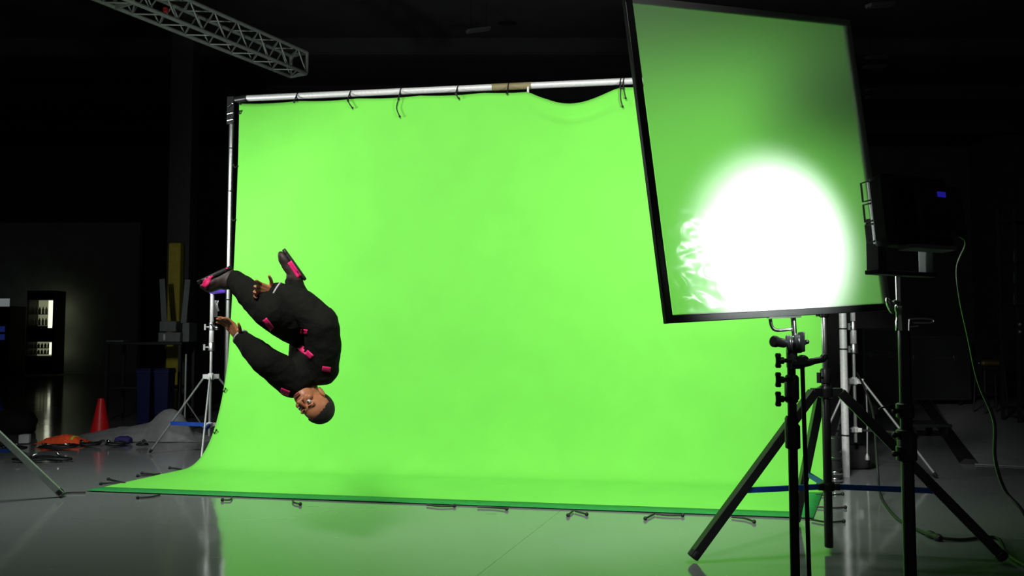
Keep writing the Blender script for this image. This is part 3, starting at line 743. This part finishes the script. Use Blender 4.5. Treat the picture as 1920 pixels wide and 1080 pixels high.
for za, zb2, wd in ((zt - .02, zmid0 - .06, .12), (zmid1 - .02, zb_ + .05, .06)):
    MB().box((fx1 - wd / 2 - .01, fz + .06, (za + zb2) / 2), (wd, .05, za - zb2)).build('lamp_tube', 'fridge_tube', fr, label='bright lamp strip')
shz = [P(70, 589, fz).z, P(70, 610, fz).z, P(70, 653, fz).z, P(70, 664, fz).z]
for z in shz: MB().box(((fx0 + fx1) / 2, fz + .3, z), (fw - .01, .45, .015)).build('shelf', 'alu_dull', fr)
MB().box(((fx0 + fx1) / 2, fz - .005, (zt + zb_) / 2), (fw + .02, .008, zt - zb_ + .06)).build('glass_door', 'glass', fr)
MB().tube([(fx0 - .03, fz - .04, zmid0), (fx0 - .03, fz - .04, zmid0 + .4)], .012, 8).build('handle', 'alu_dull', fr)
bme = MB().lathe((0, 0, 0), up, [(.028, 0), (.032, .01), (.032, .14), (.013, .19), (.013, .22)], 10).mesh('bottle'); bme.shade_smooth(); bme.materials.append(M['bottle'])
rows = (('top', shz[0], .24), ('second', shz[1], .24), ('third', shz[2], .15), ('lowest', shz[3], .13))
for rn, z, hh in rows:
    for k in range(6):
        o = bpy.data.objects.new('bottle', bme); COL.objects.link(o)
        o.location = (fx0 + .05 + k * (fw - .22) / 5, fz + .35, z + .009); s = hh / .24; o.scale = (1.05, 1.05, s)
        tag(o, 'dark bottle in the %s row of the lit drinks fridge' % rn, 'bottle', 'bottles in the %s row of the fridge' % rn)
vx0, vx1 = P(-45, 600, 24).x, P(15, 600, 24).x
vm = thing('vending_machine', ((vx0 + vx1) / 2, 24.3, 0), 'dark vending machine at the left border with dim white and blue lights', 'vending machine')
MB().box(((vx0 + vx1) / 2, 24.5, 1.05), (vx1 - vx0, .8, 2.1)).build('cabinet', 'case', vm, bevel=.02)
MB().box(((vx0 + vx1) / 2, 24.09, P(0, 567, 24).z), ((vx1 - vx0) * .94, .02, .24)).build('header_panel', 'vend_white', vm, label='dim white lit header')
for za in (P(0, 617, 24).z, P(0, 632, 24).z): MB().box(((vx0 + vx1) / 2, 24.09, za), ((vx1 - vx0) * .7, .02, .17)).build('lit_panel', 'vend_blue', vm, label='dim blue lit strip')

# yellow guard on the column
cx_ = P(330, 500, 13.0).x
yg = thing('column_guard', (cx_, 13.0, 0), 'yellow guard on the dark column at left', 'column guard')
zt2 = P(330, 456, 13.0).z
MB().box((cx_, 13.0, zt2 / 2), (.20, .16, zt2 - .0)).build('guard_post', 'yellow', yg, bevel=.02)
MB().box((cx_, 13.0, .01), (.3, .14, .02)).build('base_plate', 'yellow', yg)
# equipment cart with pale gear
ky = 12.3; kx0, kx1 = P(213, 640, ky).x, P(356, 640, ky).x; kz = P(280, 641, ky).z
ct = thing('equipment_cart', ((kx0 + kx1) / 2, ky, 0), 'dark waist-high cart in front of the yellow column guard', 'cart')
MB().box(((kx0 + kx1) / 2, ky, kz - .02), (kx1 - kx0, .6, .04)).build('top', 'case', ct, bevel=.006)
MB().box(((kx0 + kx1) / 2, ky + .05, .5), (kx1 - kx0 - .1, .5, .03)).build('shelf', 'case', ct)
for x in (kx0 + .04, kx1 - .04):
    for y in (-.26, .26):
        lg = MB().box((x, ky + y, (kz - .04 + .08) / 2), (.04, .04, kz - .12)).build('leg', 'case', ct)
        MB().lathe((x - .015, ky + y, .043), (1, 0, 0), [(.03, 0), (.04, .004), (.04, .026), (.03, .03)], 16).build('caster', 'rubber', lg)
def gear(px0, px1, py0, py1, Y, D):
    a, b = P(px0, py1, Y), P(px1, py0, Y); return ((a.x + b.x) / 2, Y + D / 2, (a.z + b.z) / 2), (b.x - a.x, D, b.z - a.z)
pr = thing('printer', (P(328, 640, ky).x, ky - .1, kz), 'pale grey printer with two raised trays on the dark cart', 'printer')
c_, s_ = gear(296, 338, 622, 640, ky - .2, .35); MB().box((c_[0], c_[1], kz + s_[2] / 2 + .001), s_).build('body', 'pale', pr, bevel=.01)
c_, s_ = gear(298, 330, 602, 622, ky - .1, .25); MB().box(c_, s_).build('top_cover', 'pale', pr, bevel=.015)
for pa, pb in (((308, 604), (304, 523)), ((344, 606), (352, 524))):
    a, b = P(*pa, ky + .05), P(*pb, ky + .12); MB().bar(a, b, .085, .012, (0, 1, 0)).build('tray', 'pale', pr, bevel=.003)
c_, s_ = gear(341, 355, 604, 640, ky - .1, .3); b_ = MB().box((c_[0], c_[1], kz + s_[2] / 2 + .001), s_).build('side_unit', 'pale', pr, bevel=.008)
MB().box((P(319, 632, ky).x, ky - .203, P(319, 632, ky).z), (.03, .01, .09)).build('label_plate', 'whitebox', pr)
pp = thing('paper_stack', (P(228, 639, ky).x, ky - .1, kz), 'pale flat sheets lying at the left end of the dark cart', 'paper')
MB().box((P(228, 639, ky).x, ky - .12, kz + .013), (.26, .2, .024)).build('sheets', 'pale', pp, bevel=.003)
# blue bins
for px0, px1, lab in ((256, 282, 'dark blue bin beside the cart legs, left of the two'), (289, 316, 'dark blue bin beside the cart legs, right of the two')):
    yb_ = 11.6; a, b = P(px0, 700, yb_), P(px1, 700, yb_); zt_ = P(px0, 694, yb_).z; cxx = (a.x + b.x) / 2; ww = (b.x - a.x)
    t = thing('recycling_bin', (cxx, yb_ + .12, 0), lab, 'bin', 'blue bins under the cart')
    m = MB(); hs = []
    for z, k in ((0.002, .85), (zt_ - .05, 1), (zt_ - .05, 1.06), (zt_, 1.06)):
        hs += [Vector((cxx + sx * ww / 2 * k, yb_ + .12 + sy * .12 * k, z)) for sx, sy in ((-1, -1), (1, -1), (1, 1), (-1, 1))]
    m.add(hs, [(3, 2, 1, 0)] + [(i * 4 + j, i * 4 + (j + 1) % 4, i * 4 + 4 + (j + 1) % 4, i * 4 + 4 + j) for i in range(3) for j in range(4)] + [(12, 13, 14, 15)])
    m.build('bin_body', 'bin', t, bevel=.006)
    MB().box((cxx, yb_ + .12, zt_ + .012), (ww * 1.02, .24, .02)).build('lid', 'bin', t, bevel=.006)
# thin pale stand right of the bins
sx_, sy_ = P(347, 760, 10.9).x, 10.9
tq = thing('thin_stand', (sx_, sy_, 0), 'thin pale stand with folded tripod, right of the blue bins', 'stand')
MB().tube([(sx_, sy_, .06), (sx_, sy_, P(347, 664, sy_).z)], .014, 10).build('column', 'alu_dull', tq)
for k in range(3):
    a = k * 2.094 + .3; MB().tube([(sx_, sy_, .42), (sx_ + .26 * math.cos(a), sy_ + .26 * math.sin(a), .012)], .009, 8).build('leg', 'alu_dull', tq)
# traffic cone
cp = G(188, 815); tc = thing('traffic_cone', cp, 'bright red traffic cone standing behind the grey heap', 'cone')
MB().lathe(cp + up * .025, up, [(.125, 0), (.12, .02), (.042, .42), (.036, .445), (.028, .45)], 32).build('cone_body', 'cone', tc)
MB().box(cp + up * .015, (.30, .30, .026)).build('base', 'cone', tc, bevel=.01)
# grey plastic heap
gb_ = MB(); hc = G(262, 826)
def heap(u, v):
    x = -1.05 + 1.95 * u; y = -.15 + .50 * v
    z = .30 * math.exp(-((x - .33) / .26) ** 2 - ((y - .14) / .24) ** 2) + .12 * math.exp(-((x + .35) / .38) ** 2 - ((y - .10) / .2) ** 2) + .10 * math.exp(-((x - .05) / .3) ** 2 - ((y - .1) / .2) ** 2)
    z += .03 * noise.noise(Vector((x * 6, y * 6, 2))) * (z * 5)
    z += .012 * (1 - abs(noise.noise(Vector((x * 9 + y * 4, y * 7, 5)))) * 2) * min(1, z * 12)
    e = min(u, v, 1 - u, 1 - v); z = max(.004, z * min(1, e * 10)) 
    return Vector((hc.x + x + .10 * noise.noise(Vector((y * 4, x * 3, 0))), hc.y + y + .08 * noise.noise(Vector((x * 4, 3, 0))), z))
o = MB().grid(heap, 70, 44).build('plastic_sheet', 'greysheet', solid=.002, angle=180); tag(o, 'heap of crumpled grey plastic sheeting on the floor by the cone', 'plastic sheet')
# orange vest
vc = G(115, 834)
def vest(u, v):
    x = -.27 + .54 * u; y = -.10 + .28 * v
    z = .085 * math.exp(-((x - .05) / .14) ** 2 - (y / .14) ** 2) + .035 * math.exp(-((x + .15) / .12) ** 2 - (y / .1) ** 2) + .025 * math.exp(-((x - .2) / .08) ** 2 - (y / .1) ** 2)
    z += .018 * (1 - abs(noise.noise(Vector((x * 15 + y * 9, y * 13, 1)))) * 2)
    e = min(u, v, 1 - u, 1 - v); return Vector((vc.x + x, vc.y + y + .05 * noise.noise(Vector((x * 6, 1, 1))), .022 + max(0, z) * min(1, e * 7)))
vs_ = thing('safety_vest', vc, 'crumpled orange vest with a lime stripe on the black cable pile', 'vest')
MB().grid(vest, 50, 30).build('fabric', 'orange', vs_, solid=.004, angle=180)
def stripe(u, v):
    p = vest(.76 + .06 * u + .05 * v, .1 + .75 * v); p.z += .006; return p
MB().grid(stripe, 3, 14).build('stripe', 'lime', vs_, label='lime yellow stripe', solid=.003, angle=180)
# black cables heaped on the floor
names = ['left end of the pile by the stand leg', 'beneath the orange vest', 'right of the orange vest', 'in front of the grey heap', 'nearest the camera in the pile', 'right end of the pile']
for i, (px, py, sx, sy) in enumerate(((18, 846, .30, .2), (108, 843, .34, .17), (168, 838, .17, .14), (214, 838, .16, .13), (80, 866, .38, .14), (268, 838, .1, .09))):
    c = G(px, py); pts = []; ph = random.random() * 6
    N = 60 if i < 5 else 30
    for k in range(N):
        a = k * .55 + ph; rad = .55 + .45 * noise.noise(Vector((k * .23, i * 3.1, 0)))
        pts.append(Vector((c.x + sx * rad * math.cos(a), c.y + sy * rad * math.sin(a), .014 + .035 * (.5 + .5 * noise.noise(Vector((k * .37, 5, i)))) * (1.2 if i < 5 else 1))))
    t = thing('cable_coil', c, 'tangled black cable coil, ' + names[i], 'cable', 'black cables on the floor at left')
    MB().tube(spline(pts, 4), .011, 7).build('cable', 'rubber', t)
    for k in range(3):
        q = pts[(k * 17 + 5) % N]; d = Vector((random.uniform(-1, 1), random.uniform(-1, 1), .2)).normalized()
        MB().lathe(q + up * .02, d, [(.010, 0), (.014, .005), (.014, .05), (.009, .055)], 10).build('connector', 'chrome', t, label='bright metal connector')
tag(bag('pouch', G(231, 832), .10, .06, .05, '', 4, 'dark_purple'), 'small purple pouch on the floor in front of the grey heap', 'pouch')
tag(bag('equipment_bag', G(22, 812), .30, .2, .17, '', 6, 'black_cloth'), 'black bag behind the cable pile at the left border', 'bag')
wb = G(46, 832); t = thing('white_carton', wb, 'small white carton left of the orange vest', 'carton')
MB().box(wb + up * .06, (.11, .09, .10), Matrix.Rotation(.3, 3, 'Z')).build('carton_body', 'whitebox', t, bevel=.004)
MB().box(wb + up * .113, (.05, .088, .003), Matrix.Rotation(.3, 3, 'Z')).build('flap', 'whitebox', t)

# ------------------------------------------------------------------ right background
def road_case(px0, px1, py0, Y, dpt, label):
    a, b = P(px0, py0, Y), P(px1, py0, Y); wd = b.x - a.x; zt = a.z; c = Vector(((a.x + b.x) / 2, Y + dpt / 2, 0))
    t = thing('road_case', c, label, 'case', 'road cases at the right')
    MB().box(c + up * (.12 + (zt - .12) * .32), (wd, dpt, (zt - .12) * .64)).build('body', 'case', t, bevel=.006)
    MB().box(c + up * (.12 + (zt - .12) * .83), (wd, dpt, (zt - .12) * .33)).build('lid', 'case', t, bevel=.006)
    m = MB()
    for x in (-1, 1):
        for y in (-1, 1): m.box(c + Vector((x * wd / 2, y * dpt / 2, .12 + (zt - .12) / 2)), (.035, .035, zt - .12))
    for z in (.13, .12 + (zt - .12) * .655, zt):
        for y in (-1, 1): m.box(c + Vector((0, y * dpt / 2, z)), (wd, .03, .03))
        for x in (-1, 1): m.box(c + Vector((x * wd / 2, 0, z)), (.03, dpt, .03))
    m.build('edge_trim', 'dark_steel', t)
    for x in (-.3, .3):
        MB().box(c + Vector((x * wd, -dpt / 2 - .012, .12 + (zt - .12) * .66)), (.09, .02, .11)).build('latch', 'dark_steel', t, bevel=.004)
    for x in (-1, 1):
        for y in (-1, 1): MB().lathe(c + Vector((x * wd * .4 - .02, y * dpt * .36, .055)), (1, 0, 0), [(.04, 0), (.053, .005), (.053, .035), (.04, .04)], 14).build('caster', 'rubber', t)
    return t
road_case(1618, 1682, 617, 13.5, .7, 'dark road case behind the slim silver stand at right')
road_case(1690, 1815, 632, 14.5, .8, 'long low dark road case under the tubular cart handle')
road_case(1818, 1880, 640, 15.5, .8, 'dark road case at far right behind the hanging cable')
hy = 10.3
hc_ = thing('hand_cart', (P(1725, 600, hy).x, hy, 0), 'cart with a bright tubular push handle among the dark cases', 'cart')
m = MB().tube(spline([P(1704, 640, hy), P(1704, 604, hy), P(1709, 598, hy), P(1744, 598, hy), P(1750, 602, hy), P(1744, 605, hy), P(1712, 605, hy)], 5), .012, 8)
m.tube([P(1706, 613, hy), P(1722, 611, hy)], .010, 8); m.build('handle', 'alu', hc_)
MB().box((P(1728, 600, hy).x, hy + .1, .16), (.55, .5, .04)).build('deck', 'case', hc_, bevel=.005)
MB().tube([P(1704, 640, hy), Vector((P(1704, 640, hy).x, hy, .17))], .012, 8).build('post', 'black', hc_)
for x in (-.2, .2):
    for y in (-.1, .28): MB().lathe((P(1728, 600, hy).x + x - .02, hy + y, .07), (1, 0, 0), [(.05, 0), (.069, .006), (.069, .034), (.05, .04)], 14).build('wheel', 'rubber', hc_)
by = 13.2; bc = P(1855, 681, by)
bt = thing('gas_canister', (bc.x, by, 0), 'small brass coloured cylinder lying on a dark stool at right', 'cylinder')
MB().tube([bc + Vector((-.13, 0, 0)), bc + Vector((-.11, 0, 0)), bc + Vector((.14, 0, 0)), bc + Vector((.16, 0, 0))], [.03, .05, .05, .03], 18).build('cylinder_body', 'brass', bt); MB().sphere(bc + Vector((-.17, 0, 0)), .025, n=10, m=8).build('valve', 'chrome', bt)
stl = thing('stool', (bc.x, by, 0), 'low dark stool at right with a brass cylinder on it', 'stool')
MB().box((bc.x, by, bc.z - .07), (.4, .35, .035)).build('seat', 'case', stl, bevel=.006)
for x in (-1, 1):
    for y in (-1, 1): MB().tube([(bc.x + x * .16, by + y * .13, bc.z - .08), (bc.x + x * .19, by + y * .16, .002)], .014, 8).build('leg', 'case', stl)
ty = 12.0; tx_ = P(1902, 500, ty).x
tw = thing('equipment_rack', (tx_, ty, 0), 'tall dark rack with dim metal fittings at the right border', 'rack')
m = MB()
for x in (-.12, .35):
    for y in (-.2, .2): m.box((tx_ + x, ty + y, 1.62), (.04, .04, 3.2))
m.build('upright', 'case', tw)
for z in (.2, 1.0, 1.75, 2.4, 3.0): MB().box((tx_ + .115, ty, z), (.5, .45, .03)).build('shelf', 'case', tw)
for py in (480, 520, 560):
    q = P(1903, py, ty - .23); MB().box(q, (.05, .03, .2)).build('fitting', 'dark_steel', tw, bevel=.005)
for py in (608, 622): MB().sphere(P(1912, py, ty - .25), .025, n=10, m=8).build('knob', 'alu_dull', tw)

# ------------------------------------------------------------------ the tumbling person
PD = 4.6
def J(px, py, d, r): return (P(px, py, d), r * d / F)
j = dict(
 pel=J(586, 612, 4.72, 42), belly=J(588, 645, 4.66, 43), chest=J(582, 682, 4.60, 42), neck=J(571, 715, 4.58, 15),
 shL=J(550, 712, 4.55, 33), elL=J(498, 676, 4.42, 27), foL=J(474, 654, 4.46, 22), wrL=J(453, 634, 4.50, 15),
 shR=J(602, 690, 4.58, 33), mR=J(606, 648, 4.50, 33), elR=J(602, 606, 4.44, 33), foR=J(564, 572, 4.42, 30), wrR=J(520, 550, 4.40, 21),
 hipA=J(572, 612, 4.66, 40), thA=J(542, 602, 4.48, 38), knA=J(507, 583, 4.34, 33), shA=J(472, 554, 4.46, 27), anA=J(441, 525, 4.58, 18),
 hipB=J(600, 606, 4.80, 34), knB=J(566, 590, 5.06, 28), anB=J(551, 528, 5.14, 16))
def chain(mb, keys, k=1.0, add=0.0):
    for a, b in zip(keys, keys[1:]):
        (pa, ra), (pb, rb) = j[a], j[b]; mb.cone2(pa, pb, ra * k + add, rb * k + add)
per = thing('person', P(588, 614, 4.7), 'person in black sportswear with pink tape markers, upside down in a mid-air flip', 'person')
RL = Vector(per.location)
# head frame
hup = Vector((.60, -.06, -.80)).normalized(); hf = Vector((-.28, -.95, -.06)); hf = (hf - hup * hf.dot(hup)).normalized(); hx = hf.cross(hup).normalized()
HR = Matrix((hx, hf, hup)).transposed(); HC = P(585, 754, 4.56)
HS = 1.08
def Hd(x, y, z): return HC + (hx * x + hf * y + hup * z) * HS
body = MB()
chain(body, ['pel', 'belly', 'chest'], .72); chain(body, ['shL', 'chest', 'shR'], .6)
chain(body, ['shL', 'elL', 'foL', 'wrL'], .66); chain(body, ['shR', 'mR', 'elR', 'foR', 'wrR'], .62)
chain(body, ['hipA', 'thA', 'knA', 'shA', 'anA'], .66); chain(body, ['hipB', 'knB', 'anB'], .66)
body.cone2(j['chest'][0], j['neck'][0], .07, .058); body.cone2(j['neck'][0], Hd(0, -.02, -.03), .058, .058)
body.sphere(Hd(0, -.012, .030), (.074, .094, .088), HR, 28, 18)      # skull
body.sphere(Hd(0, .030, -.045), (.056, .058, .066), HR, 24, 16)      # face and jaw
body.sphere(Hd(0, .055, -.090), (.026, .024, .020), HR)              # chin
body.cone2(Hd(-.035, .068, .020), Hd(.035, .068, .020), .014, .014)  # brow
for s in (-1, 1):
    body.sphere(Hd(s * .036, .058, -.022), (.022, .020, .018), HR)   # cheek
    body.sphere(Hd(s * .076, -.008, -.012), (.010, .020, .032), HR)  # ear
    body.sphere(Hd(s * .013, .094, -.030), (.010, .010, .008), HR)   # nostril
body.cone2(Hd(0, .082, .008), Hd(0, .104, -.026), .008, .013)
def hand(mb, wr, d, n, s, curl, size=1.0, spread=.18):
    """d points along the palm, n out of the palm face, s towards the thumb"""
    d = d.normalized(); s = (s - d * s.dot(d)).normalized(); n = d.cross(s).normalized() * (1 if n.dot(d.cross(s)) > 0 else -1)
    for k in range(4):
        o = (-.030 + .020 * k) * size
        mb.cone2(wr + s * o * .6, wr + d * .088 * size + s * o, .016 * size, .0125 * size, 10)
    lens = (.030, .038, .042, .038)
    for k in range(4):
        o = (-.031 + .021 * k) * size; p = wr + d * .088 * size + s * o
        dd = (d + s * (k - 1.4) * spread).normalized(); a = 0
        L = lens[k] * size
        for q, (l, r0, r1) in enumerate(((L * 1.1, .0098, .0092), (L * .75, .0092, .0086), (L * .6, .0086, .0074))):
            a += curl[k] * (.8 if q == 0 else 1.0)
            v = dd * math.cos(a) + n * math.sin(a); e = p + v * l; mb.cone2(p, e, r0 * size, r1 * size, 10); p = e
    p = wr + d * .022 * size + s * .028 * size; v = (s * .85 + d * .55 + n * .35).normalized()
    for l, r0, r1 in ((.040, .014, .0115), (.030, .0112, .0102), (.024, .0100, .0082)):
        e = p + v * l * size; mb.cone2(p, e, r0 * size, r1 * size, 10); p = e; v = (v + d * .35).normalized()
wl = P(448, 632, 4.50); hand(body, wl, P(424, 600, 4.46) - wl, Vector((.5, -.7, .3)), P(470, 615, 4.44) - P(448, 632, 4.5), (.35, .3, .32, .4), .92, .05)
wr = P(511, 548, 4.39); hand(body, wr, P(480, 541, 4.30) - wr, Vector((-.2, -.5, -.8)), P(513, 520, 4.36) - wr, (.55, .45, .4, .3), .95, .16)
bme = remeshed(body, 'person_body', .0042, 4, .4)
# keep the crown smooth; place the body mesh
finish('body', shift(bme, RL), 'skin', per, angle=180)
# hair cap, eyes, lips
hr = MB().sphere(Hd(0, -.022, .044), (.0775, .0965, .0905), HR, 72, 50)
keep = []
hm_ = bmesh.new(); vv = [hm_.verts.new(v) for v in hr.v]
for f in hr.f:
    c = sum((hr.v[i] for i in f), Vector()) / len(f); l = c - HC; y, z = l.dot(hf), l.dot(hup)
    if z > .062 + .42 * max(y, -.01) - (.085 if y < -.035 else 0): hm_.faces.new([vv[i] for i in f])
for v in [v for v in hm_.verts if not v.link_faces]: hm_.verts.remove(v)
hme = bpy.data.meshes.new('hair'); hm_.to_mesh(hme); hm_.free()
finish('hair', shift(hme, RL), 'hair', per, label='short black hair', angle=180, solid=.008)
for s in (-1, 1):
    e = MB().sphere(Hd(s * .031, .076, -.001), .0125, n=16, m=12).build('eye', 'eye', per, angle=180)
    MB().sphere(Hd(s * .031, .0855, -.001), (.0055, .0035, .0055), HR, 12, 8).build('iris', 'iris', e, angle=180)
    MB().cone2(Hd(s * .016, .083, .021), Hd(s * .047, .073, .022), .0035, .0025, 8).build('eyebrow', 'hair', per)
MB().sphere(Hd(0, .085, -.060), (.023, .008, .0055), HR, 14, 8).sphere(Hd(0, .084, -.069), (.019, .008, .006), HR, 14, 8).build('lips', 'lip', per)
# clothes: loose top and trousers, each one surface
top = MB()
chain(top, ['pel', 'belly', 'chest']); chain(top, ['shL', 'chest', 'shR'], .98)
chain(top, ['shL', 'elL', 'foL', 'wrL']); chain(top, ['shR', 'mR', 'elR', 'foR', 'wrR'])
top.cone2(j['chest'][0], j['neck'][0], .10, .062)
tme = remeshed(top, 'top', .0075, 8, .5)
tr = MB(); chain(tr, ['hipA', 'thA', 'knA', 'shA', 'anA']); chain(tr, ['hipB', 'knB', 'anB']); chain(tr, ['hipA', 'pel', 'hipB'], .97)
trme = remeshed(tr, 'trousers', .0075, 8, .5)
def wrinkle(me, amp):
    nr = [v.normal.copy() for v in me.vertices]
    for v, n in zip(me.vertices, nr):
        p = v.co; v.co = p + n * amp * ((1 - abs(noise.noise(Vector((p.x * 9 + p.z * 5, p.y * 7, p.z * 15 - p.x * 6)))) * 2.2) + .5 * noise.noise(p * 22))
wrinkle(tme, .004); wrinkle(trme, .004)
def bvh_of(me): return BVHTree.FromPolygons([v.co.copy() for v in me.vertices], [tuple(p.vertices) for p in me.polygons])
bvt, bvr = bvh_of(tme), bvh_of(trme)
topo = finish('hooded_top', shift(tme, RL), 'suit', per, label='loose black long-sleeved top', angle=180)
trou = finish('trousers', shift(trme, RL), 'suit', per, label='black track trousers', angle=180)
# shoes
def shoe(ank, heel, toe, sole_n, wd):
    d = (toe - heel); L = d.length; d.normalize(); n = (sole_n - d * sole_n.dot(d)).normalized(); s = d.cross(n)
    R = Matrix((s, d, -n)).transposed(); c = heel
    m = MB()
    m.cone2(c + d * .04 - n * .005, c + d * (L - .05), .040 * wd, .036 * wd)
    m.sphere(c + d * (L - .055) + n * .005, (.045 * wd, .062, .032), R); m.sphere(c + d * .045, (.037 * wd, .045, .045), R)
    m.sphere(c + d * (L * .52), (.040 * wd, .085, .040), R); m.cone2(c + d * .06 - n * .02, ank, .040 * wd, .036 * wd)
    so = MB(); 
    for k in range(15):
        t = k / 14; ww = (.034 + .010 * math.sin(min(1, t * 1.15) * math.pi * .9)) * wd * (1 if .05 < t < .97 else .8)
        so.box(c + d * (.005 + t * (L - .01)) + n * .036, (ww * 2, L / 13, .022), R)
    return remeshed(m, 'shoe', .005, 6), remeshed(so, 'sole', .005, 5)
shoes = []
for ank, heel, toe, sn, wd, nm in ((j['anA'][0], P(438, 512, 4.60), P(378, 540, 4.52), Vector((-.5, -.25, .85)), 1.35, 'a'),
                              (j['anB'][0], P(563, 530, 5.12), P(523, 474, 5.06), Vector((.8, .1, .55)), .95, 'b')):
    sm, so = shoe(ank, heel, toe, sn, wd)
    shoes.append((sm, so, bvh_of(sm), bvh_of(so)))
sobs = []
for sm, so, _, _ in shoes:
    so_ = finish('shoe', shift(sm, RL), 'shoe', per, label='dark brown trainer', angle=180); finish('sole', shift(so, RL), 'rubber', so_, angle=180); sobs.append(so_)
# white cuffs
for a, b, r in (('foL', 'wrL', 1.05), ('foR', 'wrR', 1.02)):
    (pa, ra), (pb, rb) = j[a], j[b]; d = (pb - pa).normalized()
    MB().lathe(pb + d * .004, d, [(rb * r * .96, 0), (rb * r * 1.04, .004), (rb * r * 1.02, .010), (rb * r * .8, .014), (rb * .6, .012)], 24).build('cuff', 'cuff', topo, label='white cuff edge')
# pink tape strips, laid on the cloth
def tape(cxp, cyp, ln, wd, dirx, diry, trees, parent):
    l = math.hypot(dirx, diry); dx, dy = dirx / l, diry / l; o = Vector((0, 0, CAMZ)); pts = []
    for jj in range(4):
        for i in range(9):
            a = (i / 8 - .5) * ln; b = (jj / 3 - .5) * wd; x, y = cxp + dx * a - dy * b, cyp + dy * a + dx * b
            r = ray(x, y).normalized(); best = None
            for t in trees:
                h = t.ray_cast(o, r)
                if h[0] is not None and (best is None or h[3] < best[3]): best = h
            pts.append(best[0] - r * .0035 if best else None)
    m = MB(); idx = {}
    for k, p in enumerate(pts):
        if p is not None: idx[k] = len(m.v); m.v.append(p)
    for jj in range(3):
        for i in range(8):
            q = [jj * 9 + i, jj * 9 + i + 1, jj * 9 + 10 + i, jj * 9 + 9 + i]
            if all(k in idx for k in q):
                ps = [pts[k] for k in q]
                if max((ps[x] - ps[y]).length for x in range(4) for y in range(4)) < .05: m.f.append(tuple(idx[k] for k in q))
    if m.f: m.build('tape_marker', 'pink', parent, label='bright pink tape strip', solid=.002, angle=180)
tape(503, 608, 24, 10, .6, .8, [bvt, bvr], trou); tape(570, 622, 13, 9, 1, .15, [bvt, bvr], topo); tape(573, 660, 32, 11, .75, .66, [bvt], topo)
tape(612, 692, 16, 9, 1, .15, [bvt], topo); tape(534, 735, 18, 10, .9, .35, [bvt], topo)
tape(388, 527, 28, 12, -.5, .85, shoes[0][2:], sobs[0]); tape(413, 503, 28, 9, 1, -.25, shoes[0][2:], sobs[0]); tape(552, 505, 34, 9, .55, .83, shoes[1][2:], sobs[1])
